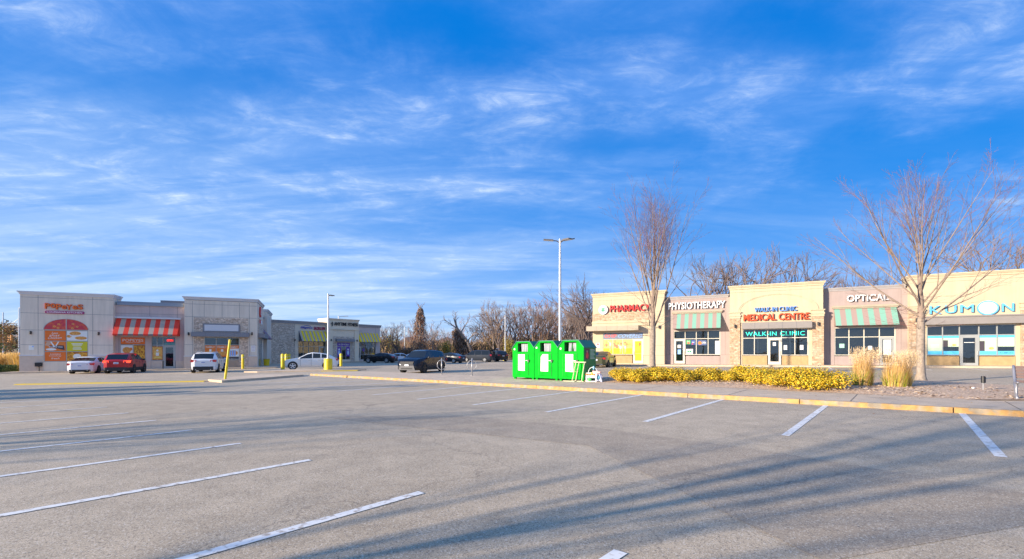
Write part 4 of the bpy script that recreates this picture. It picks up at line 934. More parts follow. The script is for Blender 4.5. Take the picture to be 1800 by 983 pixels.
# ================================================================== vehicles
C_glass = mat('car_glass', (.012, .016, .02), .04, spec=.6)
C_tyre = mat('tyre', (.018, .018, .02), .85); C_clad = mat('car_cladding', (.03, .03, .033), .65)
C_rim = mat('alloy_rim', (.62, .62, .64), .3, .7); C_rimd = mat('dark_rim', (.04, .04, .045), .4, .5)
C_tail = mat('tail_lamp', (.55, .01, .015), .25, spec=.8, coat=.5); C_taillit = mat('tail_lamp_lit', (.8, .03, .02), .3, emit=(1, .08, .03), estr=1.2)
C_head = mat('head_lamp', (.13, .14, .16), .12, .5, spec=.9); C_plate = mat('licence_plate', (.75, .77, .8), .5); C_chrome = mat('chrome', (.7, .7, .72), .15, 1)
def paint(name, c, metal=.0, rough=.28): return mat(name, c, rough, metal, coat=.35)
SPECS = {
 # (x fraction from the nose, top height fraction, kind of the interval that FOLLOWS)
 'sedan': dict(L=4.65, W=1.8, H=1.42, top=[(0, .36, 'h'), (.015, .50, 'h'), (.06, .585, 'h'), (.24, .675, 'h'), (.285, .70, 'w'), (.42, .955, 'g'), (.52, 1.0, 'g'), (.535, 1.0, 'p'), (.55, 1.0, 'g'), (.68, .965, 'g'), (.73, .93, 'b'), (.885, .745, 't'), (.97, .73, 't'), (1.0, .66, 'e')], belt=(.63, .70), wheels=(.19, .775), wr=.325),
 'suv': dict(L=4.6, W=1.85, H=1.7, top=[(0, .36, 'h'), (.012, .52, 'h'), (.05, .60, 'h'), (.22, .66, 'h'), (.265, .68, 'w'), (.375, .945, 'g'), (.47, .995, 'g'), (.485, .998, 'p'), (.5, 1.0, 'g'), (.70, .99, 'p'), (.715, .985, 'g'), (.83, .955, 'p'), (.885, .925, 'b'), (.975, .68, 't'), (1.0, .60, 'e')], belt=(.625, .70), wheels=(.195, .785), wr=.36),
 'wagon': dict(L=4.8, W=1.9, H=1.6, top=[(0, .34, 'h'), (.012, .48, 'h'), (.06, .57, 'h'), (.22, .66, 'h'), (.27, .68, 'w'), (.43, .93, 'g'), (.51, .99, 'g'), (.522, .995, 'p'), (.535, 1.0, 'g'), (.67, .975, 'p'), (.69, .965, 'g'), (.78, .915, 'p'), (.83, .88, 'b'), (.955, .68, 't'), (1.0, .60, 'e')], belt=(.62, .70), wheels=(.185, .79), wr=.37),
 'van': dict(L=5.1, W=1.95, H=1.75, top=[(0, .36, 'h'), (.012, .48, 'h'), (.05, .55, 'h'), (.15, .62, 'h'), (.19, .64, 'w'), (.34, .95, 'g'), (.43, 1.0, 'g'), (.445, 1.0, 'p'), (.46, 1.0, 'g'), (.66, 1.0, 'p'), (.675, 1.0, 'g'), (.90, .98, 'p'), (.93, .965, 'b'), (.985, .62, 't'), (1.0, .56, 'e')], belt=(.60, .62), wheels=(.19, .78), wr=.35),
}
def car(name, kind, x, y, az, body, label, cat='car', group=None, clad=False, lit=False, rim=None, detail=True, scale=1, plate=True, rack=False, hatch=False, bodymats=None, L=None, H=None, silver_front=False):
    """az: direction of the nose, degrees clockwise from +Y"""
    S = SPECS[kind]; L = L or S['L']; W = S['W']; H = H or S['H']; hw = W / 2
    root = empty(name, (x, y, gz(x, y)), R(90 - az), label, cat, group)
    zr = .22 if kind != 'sedan' else .17
    def X(f): return L / 2 - f * L
    st = [(f, t, k) for f, t, k in S['top']]
    def plan_w(f):
        e = min(f, 1 - f)
        return hw * (1 - .30 * max(0, 1 - e / .045) ** 2 - .07 * max(0, 1 - e / .16) ** 2)
    rings = []
    for f, t, k in st:
        zt = t * H; wd = plan_w(f); bl = (S['belt'][0] + (S['belt'][1] - S['belt'][0]) * f) * H
        green = zt > bl + .06
        zs = min(bl, zt - .05)
        if green: gw = wd * .975 - (zt - zs) * .40; zg = zt - .075; g6 = gw * .90
        else: gw = wd * .93; zg = zt - .015; g6 = wd * .80
        lift = .10 if f < .02 or f > .985 else 0
        ring = [(0, zr + lift), (wd * .9, zr + lift), (wd * .975, zr + .09 + lift), (wd * 1.0, H * .30), (wd * .992, zs * .55 + H * .30 * .45), (wd * .975, zs), (gw, zg), (g6, zt - .018), (g6 * .5, zt - .002), (0, zt + .004)]
        rings.append([(X(f), yy, zz) for yy, zz in ring])
    bm_ = MB(); gm = MB(); pm_ = body; nr = len(rings[0])
    for i in range(len(rings) - 1):
        k = st[i][2]
        for j in range(nr - 1):
            isg = False
            if j == 5 and k in 'wgb': isg = not (k == 'b' and kind == 'sedan')
            if j >= 7 and k in 'wb': isg = True
            if j == 5 and k in 'b' and kind in ('suv', 'wagon', 'van'): isg = False
            tgt = gm if isg else bm_
            if not isg: bm_.use(C_clad if (clad and j <= 2) or j == 0 else pm_)
            for sgn in (1, -1):
                a, b, c, d = rings[i][j], rings[i][j + 1], rings[i + 1][j + 1], rings[i + 1][j]
                q = [(p[0], p[1] * sgn, p[2]) for p in (a, b, c, d)]
                if sgn < 0: q.reverse()
                tgt.quad(*q)
    for idx, rev in ((0, False), (-1, True)):
        r = rings[idx]
        bm_.use(pm_)
        lo = [(p[0], p[1], p[2]) for p in r]; full = lo + [(p[0], -p[1], p[2]) for p in reversed(lo)]
        if rev: full.reverse()
        bm_.quad(*full)
    # door seams and sills, proud of the skin by a hair
    if detail:
        bm_.use(C_clad)
        for f in (.315, .505, .70):
            for sgn in (1, -1): 
                yy = sgn * (hw + .001); bm_.box(X(f) - .008, X(f) + .008, min(yy, yy - sgn * .03), max(yy, yy - sgn * .03), H * .22, H * .60)
        bm_.use(C_chrome if not clad else C_clad)
        for f in (.47, .64):
            for sgn in (1, -1): yy = sgn * (hw + .022); bm_.box(X(f) - .09, X(f) + .09, min(yy, yy - sgn * .04), max(yy, yy - sgn * .04), H * .545, H * .56)
    bd = bm_.build('body', None, root, smooth=True, weld=True)
    me = bd.data; me.update()
    try:
        me.set_sharp_from_angle(angle=R(48))
    except Exception: pass
    gm.build('windows', C_glass, root, smooth=True, weld=True)
    if hatch:   # raised tailgate
        hm = MB(); hm.use(pm_); xr = X(.90); zt = H * .97
        hm.quad((xr, -hw * .7, zt), (xr, hw * .7, zt), (xr - .95, hw * .66, zt + .33), (xr - .95, -hw * .66, zt + .33))
        hm.quad((xr, -hw * .7, zt - .07), (xr, hw * .7, zt - .07), (xr - .95, hw * .66, zt + .25), (xr - .95, -hw * .66, zt + .25))
        hm.quad((xr - .95, -hw * .66, zt + .33), (xr - .95, hw * .66, zt + .33), (xr - 1.22, hw * .6, zt + .18), (xr - 1.22, -hw * .6, zt + .18))
        for sg in (1, -1): hm.tube([(xr + .1, sg * hw * .68, H * .78), (xr - .5, sg * hw * .66, zt + .12)], .02)
        hm.use(C_tyre); hm.box(X(1) - .03, X(.93), -hw * .62, hw * .62, H * .42, H * .9)
        hm.build('tailgate', None, root)
    # wheels
    wr = S['wr']; rm = rim or C_rim
    for wf in S['wheels']:
        for sgn in (1, -1):
            cx_ = X(wf); a = MB(); a.use(C_clad if clad else C_tyre)
            ar = wr + (.09 if clad else .05)
            pts = [(cx_ + ar * math.cos(R(t)), wr + ar * math.sin(R(t))) for t in range(-20, 201, 20)]
            y0, y1 = sgn * (hw - .12), sgn * (hw + .006); a.prism(pts if sgn < 0 else pts, min(y0, y1), max(y0, y1), 'y')
            a.use(C_tyre); pts = [(cx_ + (wr + .045) * math.cos(R(t)), wr + (wr + .045) * math.sin(R(t))) for t in range(-25, 206, 21)]
            a.prism(pts, min(sgn * (hw - .1), sgn * (hw + .009)), max(sgn * (hw - .1), sgn * (hw + .009)), 'y')
            a.build('wheel_arch', None, root)
            t_ = MB(); t_.use(C_tyre); n = 22; yo = sgn * (hw + .045); yi = sgn * (hw - .2)
            pr = [(yi, wr * .9), (yi, wr), (yo - sgn * .02, wr), (yo, wr * .94), (yo, wr * .70)]
            for p, q in zip(pr, pr[1:]):
                for k2 in range(n):
                    A0, A1 = 2 * math.pi * k2 / n, 2 * math.pi * (k2 + 1) / n
                    f = lambda pp, A: (cx_ + pp[1] * math.cos(A), pp[0], wr + pp[1] * math.sin(A))
                    t_.quad(f(p, A0), f(p, A1), f(q, A1), f(q, A0))
            wh = t_.build('wheel', None, root, smooth=True)
            r_ = MB(); r_.use(C_tyre); r_.disc((cx_, yo - sgn * .03, wr), wr * .71, 'y', 20); r_.use(rm)
            for k2 in range(5):
                A = R(72 * k2 + 18); ux, uz = math.cos(A), math.sin(A); vx, vz = -uz, ux; yy = yo - sgn * .012
                r_.quad(*[(cx_ + ux * a_ + vx * b_, yy, wr + uz * a_ + vz * b_) for a_, b_ in ((.04, -.035), (wr * .68, -.055), (wr * .68, .055), (.04, .035))])
            for k2 in range(20):
                A0, A1 = 2 * math.pi * k2 / 20, 2 * math.pi * (k2 + 1) / 20; yy = yo - sgn * .010
                r_.quad(*[(cx_ + rr_ * math.cos(A), yy, wr + rr_ * math.sin(A)) for rr_, A in ((wr * .62, A0), (wr * .71, A0), (wr * .71, A1), (wr * .62, A1))])
            r_.disc((cx_, yo - sgn * .009, wr), .06, 'y', 10)
            r_.build('rim', None, wh)
    # lamps
    xf, xb = L / 2, -L / 2
    for sgn in (1, -1):
        m = MB(); z0 = H * (.44 if kind != 'suv' else .47); z1 = z0 + .13
        y0, y1 = sgn * hw * .56, sgn * hw * .955
        P = [(xf - .035, y0, z0), (xf - .26, y1, z0 + .03), (xf - .42, y1 * 1.01, z1 + .02), (xf - .10, y0, z1 - .01)]
        Pi = [(p[0] - .12, p[1] * .9, p[2]) for p in P]
        m.quad(*(P if sgn > 0 else P[::-1])); 
        for a_, b_ in ((0, 1), (1, 2), (2, 3), (3, 0)): m.quad(P[a_], P[b_], Pi[b_], Pi[a_])
        m.build('headlight', C_head, root)
        m = MB(); z0 = H * (.50 if kind == 'sedan' else .52); z1 = z0 + (.14 if kind == 'sedan' else .17)
        y0, y1 = sgn * hw * .52, sgn * hw * .965
        P = [(xb - .012, y0, z0 + .03), (xb + .10, y1, z0), (xb + .30, y1 * 1.02, z1 + .02), (xb + .03, y1 * .93, z1 + .03), (xb - .0, y0, z1)]
        Pi = [(p[0] + .10, p[1] * .9, p[2]) for p in P]
        m.quad(*P); 
        for a_ in range(5): m.quad(P[a_], P[(a_ + 1) % 5], Pi[(a_ + 1) % 5], Pi[a_])
        m.build('taillight', C_taillit if lit else C_tail, root)
        m = MB(); mx = X(S['top'][4][0]) - .16; m.blob((mx, sgn * (hw + .09), H * .665), (.08, .11, .085), 8, 5); m.box(mx - .02, mx + .04, min(sgn * hw * .95, sgn * (hw + .06)), max(sgn * hw * .95, sgn * (hw + .06)), H * .63, H * .65)
        m.build('mirror', pm_ if not clad else C_clad, root, smooth=True)
    if detail:
        m = MB(); m.use(C_clad)
        m.prism([(-hw * .52, H * .38), (hw * .52, H * .38), (hw * .62, H * .50), (-hw * .62, H * .50)], xf - .12, xf + .005, 'x')
        m.use(mat('grille_bar', (.05, .05, .06), .4) if silver_front else C_rimd)
        for q in range(4): m.box(xf + .006, xf + .012, -hw * .54, hw * .54, H * (.385 + .03 * q), H * (.385 + .03 * q) + .012)
        m.build('grille', None, root)
        m = MB(); m.use(mat('bumper_silver', (.10, .10, .11), .4, .3) if silver_front else C_clad); m.prism([(-hw * .72, .24), (hw * .72, .24), (hw * .60, H * .335), (-hw * .60, H * .335)], xf - .10, xf + .018, 'x')
        m.use(C_clad); m.box(xf + .0185, xf + .022, -hw * .5, hw * .5, .30, .40); m.build('front_bumper', None, root)
        m = MB(); m.use(C_clad); m.box(xb - .03, xb + .15, -hw * .74, hw * .74, .25, H * (.24 if kind == 'sedan' else .31)); m.use(C_chrome)
        for sg in (1, -1): m.tube([(xb - .035, sg * hw * .55, .27), (xb + .1, sg * hw * .55, .27)], .035, 8)
        m.build('rear_bumper', None, root)
        m = MB(); zz = H * .47 if kind != 'sedan' else H * .42; m.use(C_plate); m.box(xb - .022, xb - .002, -.16, .16, zz, zz + .14); m.use(mat('plate_blue', (.05, .12, .45), .5)); m.box(xb - .024, xb - .022, -.12, .12, zz + .04, zz + .09); m.build('licence_plate', None, root)
        m = MB(); m.use(C_plate); m.box(xf + .02, xf + .035, -.16, .16, H * .31, H * .31 + .12); m.build('licence_plate', None, root)
    if rack:
        m = MB()
        for sg in (1, -1): m.tube([(X(.42), sg * hw * .62, H * .995), (X(.46), sg * hw * .62, H * 1.03), (X(.80), sg * hw * .62, H * 1.015), (X(.84), sg * hw * .62, H * .975)], .018)
        m.build('roof_rail', C_rim, root)
    if bodymats: bodymats(root, X, hw, H)
    return root

car('parked_car', 'sedan', -36.4, 39.4, -24, paint('paint_white', (.72, .73, .76)), 'white sedan with swept taillights parked left of the red car', clad=False, lit=False, rim=C_rimd, L=4.5)
car('parked_car', 'suv', -33.0, 38.9, -24, paint('paint_red', (.42, .006, .012)), 'red compact car with lit brake lights beside the white sedan', lit=True, clad=True, rim=C_rimd, L=4.4)
car('parked_car', 'suv', -25.9, 38.9, -24, paint('paint_pearl', (.74, .74, .75)), 'white SUV parked alone by the stone fronted unit of the restaurant', 'suv', L=4.7, rack=True)
car('parked_car', 'wagon', -18.95, 42.9, -113.5, paint('paint_white_cream', (.78, .77, .74)), 'long white wagon side on behind the pole with the yellow round base', H=1.6)
car('parked_car', 'suv', -6.75, 34.6, 199, mat('paint_midnight', (.003, .008, .024), .22, spec=.4), 'dark blue SUV facing the camera with grey grille and black arches', 'suv', clad=True, rim=C_rimd, silver_front=True, L=4.6)
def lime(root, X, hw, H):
    m = MB(); m.use(paint('lime_reflection', (.42, .46, .02)))  # yellow reflection on the dark doors, painted as lime colour
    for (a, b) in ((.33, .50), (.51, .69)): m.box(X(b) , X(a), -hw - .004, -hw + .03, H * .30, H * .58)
    m.build('door_reflection', None, root, label='yellow reflection painted in lime over the doors')
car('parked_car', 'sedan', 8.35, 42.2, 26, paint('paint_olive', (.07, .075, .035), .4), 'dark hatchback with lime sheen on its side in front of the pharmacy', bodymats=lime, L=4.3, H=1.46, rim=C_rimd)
car('parked_car', 'wagon', -19.7, 68.3, -78, mat('paint_black', (.008, .009, .012), .3, spec=.4), 'black low crossover side on in front of the gym entrance', L=4.9, H=1.5)
car('parked_car', 'sedan', -17.3, 71.3, 78, paint('paint_white', (.7, .7, .7)), 'white coupe half hidden behind the nose of the dark blue SUV', detail=False)
car('parked_car', 'sedan', -15.9, 75.5, 80, paint('paint_silver', (.55, .56, .58), .4), 'silver car of which only the roof shows above the dark blue SUV', detail=False)
car('parked_car', 'sedan', -8.75, 63.6, -65, mat('paint_navy', (.010, .018, .035), .3, spec=.4), 'dark blue sedan with pale wheels right behind the dark blue SUV', L=4.6)
car('parked_car', 'van', -5.0, 67.6, -72, mat('paint_graphite', (.03, .036, .05), .3, spec=.4), 'graphite grey minivan with its tailgate raised by the wood', 'minivan', hatch=True, L=4.9)
car('parked_car', 'suv', -2.35, 70.8, -28, mat('paint_black', (.008, .009, .012), .3, spec=.4), 'black SUV seen from behind next to the open minivan', 'suv', L=4.5)
car('parked_car', 'sedan', -24.5, 55.5, -112, paint('paint_deep_green', (.01, .035, .045)), 'dark green car mostly hidden behind the long white wagon', detail=False)

# ================================================================== street furniture
Y_p = mat('bollard_yellow', (.80, .58, .01), .5, vary=.08, vscale=4, col2=(.55, .38, .06), c2lo=.62, c2hi=.8)
def bollard(x, y, h, r, label, group=None, lean=(0, 0), cap=True):
    z = gz(x, y); n = 12
    m = MB(); m.use(Y_p)
    pts = [(0, 0, -.02), (lean[0] * .5, lean[1] * .5, h * .5), (lean[0], lean[1], h)]; rd = [r, r, r]
    if cap: pts += [(lean[0], lean[1], h + r * .35), (lean[0], lean[1], h + r * .5)]; rd += [r * .7, r * .2]
    m.tube(pts, rd, 14)
    if not lean[0]: m.use(mat('reflective_band', (.72, .62, .3), .4)); m.tube([(0, 0, h * .78), (0, 0, h * .84)], r + .004, 14, False)
    o = m.build('bollard' if not lean[0] else 'sign_post', None, None, smooth=False, loc=(x, y, z + .1 if True else z))
    o.data.set_sharp_from_angle(angle=R(40)); return tag(o, label, 'bollard' if not lean[0] else 'post', group)
p = bollard(-15.95, 25.3, 2.2, .06, 'tall thin yellow post leaning to the right at the island end', lean=(.24, .05))
bollard(-25.9, 43.8, 1.32, .115, 'yellow bollard standing alone at the restaurant corner', 'yellow bollards')
bollard(-20.75, 41.2, 1.32, .16, 'nearest yellow bollard of three left of the white wagon', 'yellow bollards')
bollard(-23.1, 46.6, 1.32, .16, 'middle yellow bollard of three left of the white wagon', 'yellow bollards')
bollard(-26.2, 53.5, 1.32, .16, 'farthest yellow bollard of three left of the white wagon', 'yellow bollards')
bollard(-18.6, 49.5, 1.3, .14, 'yellow bollard peeping out behind the white wagon tail', 'yellow bollards')
# litter bin
m = MB(); m.use(Y_p); m.tube([(0, 0, .02), (0, 0, .8)], [.28, .34], 14); m.use(mat('bin_rim', (.5, .36, .02), .5)); m.tube([(0, 0, .8), (0, 0, .86)], .36, 14)
tag(m.build('litter_bin', None, None, loc=(-28.9, 53.6, gz(-28.9, 53.6) + .05)), 'yellow round litter bin beside the restaurant side wall', 'bin')

S_pole = mat('galvanised_pole', (.55, .56, .58), .4, .6); S_head = mat('lamp_head', (.14, .13, .13), .5, .3); S_led = mat('lamp_lens', (.7, .7, .68), .3)
def lamp(name, x, y, h, r, heads, label, base=None, base_h=.9, base_r=.33, band=False, armlen=.45, head=(.65, .32)):
    root = empty(name, (x, y, gz(x, y)), 0, label, 'street lamp')
    m = MB(); m.tube([(0, 0, .02), (0, 0, h * .5), (0, 0, h)], [r, r * .85, r * .62], 12); m.tube([(0, 0, h), (0, 0, h + .1)], r * .7, 10)
    o = m.build('pole', S_pole, root, smooth=True); o.data.set_sharp_from_angle(angle=R(40))
    for az, up in heads:
        d = Vector((math.sin(R(az)), math.cos(R(az)), 0)); s_ = Vector((d.y, -d.x, 0)); m = MB(); m.use(S_head)
        z = h - .02
        m.tube([(0, 0, z - .12), tuple(d * armlen * .5 + Vector((0, 0, z + up * .3))), tuple(d * armlen + Vector((0, 0, z + up * .6)))], .035, 6)
        a = d * armlen; b = d * (armlen + head[0]); wd = head[1] / 2
        za, zb_ = z + up * .6, z + up * 1.6
        for (dz, mm) in ((0, S_head),):
            P = [a - s_ * wd, a + s_ * wd, b + s_ * wd * .85, b - s_ * wd * .85]; zs_ = [za, za, zb_, zb_]
            top = [(q.x, q.y, q_z + .05) for q, q_z in zip(P, zs_)]; bot = [(q.x, q.y, q_z - .02) for q, q_z in zip(P, zs_)]
            m.quad(*top); m.use(S_led); m.quad(*bot[::-1]); m.use(S_head)
            for i in range(4): m.quad(bot[i], bot[(i + 1) % 4], top[(i + 1) % 4], top[i])
        m.build('lamp_head', None, root)
    if base:
        m = MB(); m.use(base); m.tube([(0, 0, 0), (0, 0, base_h), (0, 0, base_h + .04)], [base_r, base_r, base_r * .9], 18); 
        if band: m.use(mat('band_red', (.45, .05, .02), .6)); m.tube([(0, 0, base_h * .45), (0, 0, base_h * .6)], base_r + .006, 18, False)
        m.use(S_pole); m.tube([(0, 0, base_h + .04), (0, 0, base_h + .1)], r * 1.8, 10); b = m.build('base', None, root)
        b.data.set_sharp_from_angle(angle=R(40))
    return root
lamp('street_lamp', 3.2, 30.3, 8.85, .105, [(-88, .05), (62, .16), (150, -.05)], 'tall silver lamp post with three dark heads behind the green bins', base=M_conc, base_h=.7)
lamp('street_lamp', -15.75, 39.0, 6.5, .09, [(25, .0)], 'tall pale lamp post on a thick yellow base in front of the white wagon', base=Y_p, base_h=1.0, base_r=.34, armlen=.12, head=(.45, .34))
lamp('street_lamp', -28.6, 75, 7.6, .09, [(80, .02)], 'white lamp post with one right arm in front of the gym', armlen=.9)
lamp('street_lamp', -21.6, 91.5, 6.6, .09, [(10, .0)], 'slim pale lamp post beyond the white coupe', armlen=.2, head=(.4, .3))
lamp('street_lamp', -1.15, 76.5, 7.5, .09, [(10, .0)], 'lamp post with a yellow and red banded base left of the bins', base=mat('base_olive', (.5, .42, .03), .7), base_h=1.15, base_r=.42, band=True, armlen=.15, head=(.35, .3))
# bicycle racks: a post with a ring
for x, y, lb in ((-4.36, 28.2, 'grey post and ring bicycle rack, the one overlapping the blue SUV'), (-2.35, 26.7, 'grey post and ring bicycle rack standing clear of the SUV')):
    m = MB(); m.tube([(0, 0, 0), (0, 0, 1.0)], .032, 10); m.tube([(0, 0, 1.0), (0, 0, 1.03)], [.03, .008], 10)
    m.tube([(.27 * math.cos(R(t)), 0, .60 + .30 * math.sin(R(t))) for t in range(0, 361, 15)], .02, 8, False); m.tube([(0, 0, 0), (0, 0, .012)], .08, 10)
    tag(m.build('bike_rack', mat('rack_grey', (.42, .42, .43), .4, .5), None, True, (x, y, gz(x, y) + .12), R(12)), lb, 'bike rack', 'bicycle racks on the walk')

# ---- donation bins
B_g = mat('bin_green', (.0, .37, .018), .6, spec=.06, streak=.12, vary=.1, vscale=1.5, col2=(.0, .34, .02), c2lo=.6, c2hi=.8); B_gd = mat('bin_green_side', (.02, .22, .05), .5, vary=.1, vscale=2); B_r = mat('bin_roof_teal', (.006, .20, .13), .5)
B_in = mat('bin_inner', (.01, .16, .03), .7); B_cl = mat('curtain_grey', (.42, .45, .48), .7)
def donation_bin(i, label):
    W, D, H = 1.375, 1.1, 1.90; d = Vector((.765, -.644)); o_ = Vector((.03, 23.18)) + d * 1.40 * i
    root = empty('donation_bin', (o_.x, o_.y, gz(*o_) + .12), math.atan2(d.y, d.x), label, 'donation bin', 'green donation bins in a row')
    m = MB(); m.use(B_g); leg = .09
    ox0, ox1, oz0, oz1 = .34, .98, 1.37, 1.80
    f = [(0, leg), (W, leg), (W, 1.58), (W - .27, H - .03), (.27, H - .03), (0, 1.58)]
    # front with the chute opening
    m.quad((0, 0, leg), (W, 0, leg), (W, 0, oz0), (0, 0, oz0))
    m.quad((0, 0, oz0), (ox0, 0, oz0), (ox0, 0, oz1), (.27 * (oz1 - 1.58) / .29, 0, oz1), (0, 0, 1.58))
    m.quad((ox1, 0, oz0), (W, 0, oz0), (W, 0, 1.58), (W - .27 * (oz1 - 1.58) / .29, 0, oz1), (ox1, 0, oz1))
    m.quad((.27 * (oz1 - 1.58) / .29, 0, oz1), (W - .27 * (oz1 - 1.58) / .29, 0, oz1), (W - .27, 0, H - .03), (.27, 0, H - .03))
    m.quad(*[(a, D, b) for a, b in reversed(f)])
    m.quad((0, 0, leg), (0, 0, 1.58), (0, D, 1.58), (0, D, leg)); m.quad((0, 0, leg), (0, D, leg), (W, D, leg), (W, 0, leg))
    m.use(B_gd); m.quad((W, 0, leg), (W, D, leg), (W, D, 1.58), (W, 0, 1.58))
    m.use(B_in)
    m.quad((ox0, 0, oz0), (ox0, .35, oz0), (ox0, .35, oz1), (ox0, 0, oz1)); m.quad((ox1, 0, oz0), (ox1, 0, oz1), (ox1, .35, oz1), (ox1, .35, oz0))
    m.quad((ox0, 0, oz1), (ox0, .35, oz1), (ox1, .35, oz1), (ox1, 0, oz1)); m.quad((ox0, .35, oz0), (ox1, .35, oz0), (ox1, .35, oz1), (ox0, .35, oz1)); m.quad((ox0, 0, oz0), (ox1, 0, oz0), (ox1, .35, oz0), (ox0, .35, oz0))
    m.build('body', None, root)
    m = MB(); t = .03; e = .035
    prof = [(-e, 1.56), (.27 - .01, H), (W - .26, H), (W + e, 1.56)]
    for (a, b), (c, d_) in zip(prof, prof[1:]):
        m.quad((a, -e, b), (c, -e, d_), (c, D + e, d_), (a, D + e, b)); m.quad((a, -e, b - t), (c, -e, d_ - t), (c, -e, d_), (a, -e, b)); m.quad((a, -e, b - t), (a, D + e, b - t), (c, D + e, d_ - t), (c, -e, d_ - t)); m.quad((a, D + e, b - t), (a, D + e, b), (c, D + e, d_), (c, D + e, d_ - t))
    m.quad((W + e, -e, 1.53), (W + e, D + e, 1.53), (W + e, D + e, 1.56), (W + e, -e, 1.56))
    m.use(B_r); m.build('roof', B_r, root)
    for x in (.05, W - .16):
        for y in (.04, D - .15): q = MB(); q.box(x, x + .11, y, y + .11, 0, leg + .003); q.build('leg', B_g, root)
    m = MB(); rn_ = random.Random(i); m.use(B_cl); x = ox0 + .16
    while x < ox1 - .03:
        w_ = rn_.uniform(.035, .06); 
        if not (i == 2 and .62 < x < .76): m.tube([(x, .14 + rn_.uniform(0, .04), oz0 + .01), (x + (.05 if i == 2 and x < .66 else -.05 if i == 2 else 0), .14, oz1 - .04)], w_ * .5, 6)
        x += w_
    m.build('curtain', None, root)
    m = MB(); m.use(B_g); m.box(.26, 1.02, -.016, -.003, .22, 1.26); dr = m.build('door', None, root)
    m = MB(); m.use(B_gd); m.box(.255, .262, -.018, -.002, .22, 1.26); m.box(1.018, 1.025, -.018, -.002, .22, 1.26); m.box(.26, 1.02, -.018, -.002, 1.255, 1.263); m.build('door_seam', None, dr)
    m = MB(); m.use(M_black); m.box(1.0, 1.1, -.05, -.017, .9, .98); m.use(C_rim); m.box(.86, 1.04, -.045, -.017, .925, .95); m.tube([(1.04, -.05, .86), (1.04, -.05, .9)], .03, 8); m.build('latch', None, dr)
    paper = mat('paper_white', (.80, .80, .78), .7)
    m = MB(); m.use(paper); x0 = .38 + .03 * (i == 2)
    if i == 1: m.quad((x0, -.02, .42), (x0 + .45, -.02, .42), (x0 + .45, -.02, 1.24), (x0 + .13, -.02, 1.24), (x0 + .02, -.02, 1.12))
    else: m.quad((x0, -.02, .44), (x0 + .43, -.02, .42), (x0 + .42, -.02, 1.24), (x0, -.02, 1.24))
    m.use(mat('print_pale_red', (.6, .3, .3), .7))
    for z in (.98, .93, .84): m.quad((x0 + .08, -.023, z), (x0 + .36, -.023, z), (x0 + .36, -.023, z + .018), (x0 + .08, -.023, z + .018))
    m.use(mat('print_grey', (.45, .45, .45), .7))
    for q in range(9): m.quad((x0 + .06, -.023, .56 + q * .027), (x0 + .36 - .04 * (q % 3), -.023, .56 + q * .027), (x0 + .36 - .04 * (q % 3), -.023, .568 + q * .027), (x0 + .06, -.023, .568 + q * .027))
    m.use(c_gr); m.quad((x0 + .25, -.023, .47), (x0 + .36, -.023, .47), (x0 + .36, -.023, .52), (x0 + .25, -.023, .52)); m.build('paper_notice', None, root)
    m = MB(); m.use(paper); m.disc((.13, -.004, 1.5 + .06 * (i == 1)), .05, n=12); m.use(B_g); m.disc((.13, -.007, 1.5 + .06 * (i == 1)), .018, n=8); m.build('sticker', None, root)
    if i == 2:
        m = MB(); m.use(mat('print_photo', (.12, .06, .07), .7)); m.box(W + .002, W + .006, .12, .5, 1.0, 1.5)
        m.use(c_r); m.disc((W + .008, .3, 1.18), .12, 'x', 10, rz=.15); m.use(c_sk); m.disc((W + .009, .3, 1.37), .05, 'x', 10)
        m.use(mat('print_palegreen', (.42, .55, .42), .7))
        for q in range(8): m.box(W + .002, W + .006, .58, 1.02 - .06 * (q % 3), 1.02 + q * .06, 1.055 + q * .06)
        m.build('side_print', None, root)
    return root
donation_bin(0, 'green donation bin at the left end of the row of three')
donation_bin(1, 'green donation bin in the middle of the row of three')
donation_bin(2, 'green donation bin at the right end with the raised curtain and side prints')
# ---- pale wooden stand leaning by the bins
wx, wy = 3.0, 20.45
m = MB(); WZ = 0
def bar(m, a, b, t): m.tube([a, b], t, 4)
for x0, x1, y0_ in ((-.30, -.18, 0), (-.12, -.02, .0), (.04, .06, .3), (.18, .26, 0)): bar(m, (x0 - .02, y0_ - .05, 0), (x1, y0_ + .05, .86), .022)
bar(m, (-.32, 0, .02), (.24, -.02, .02), .022); bar(m, (-.27, .05, .87), (.32, .07, .87), .026); bar(m, (-.05, .3, .03), (.3, .3, .03), .02); bar(m, (-.2, .02, .45), (-.1, .3, .45), .015)
m.box(-.7, -.12, -.2, .02, .005, .03)
tag(m.build('wooden_frame', mat('pale_wood', (.70, .64, .42), .7, vary=.15, vscale=8), None, False, (wx, wy, gz(wx, wy) + .122), R(-38)), 'pale slatted wooden frame standing against the right green bin', 'wooden frame')
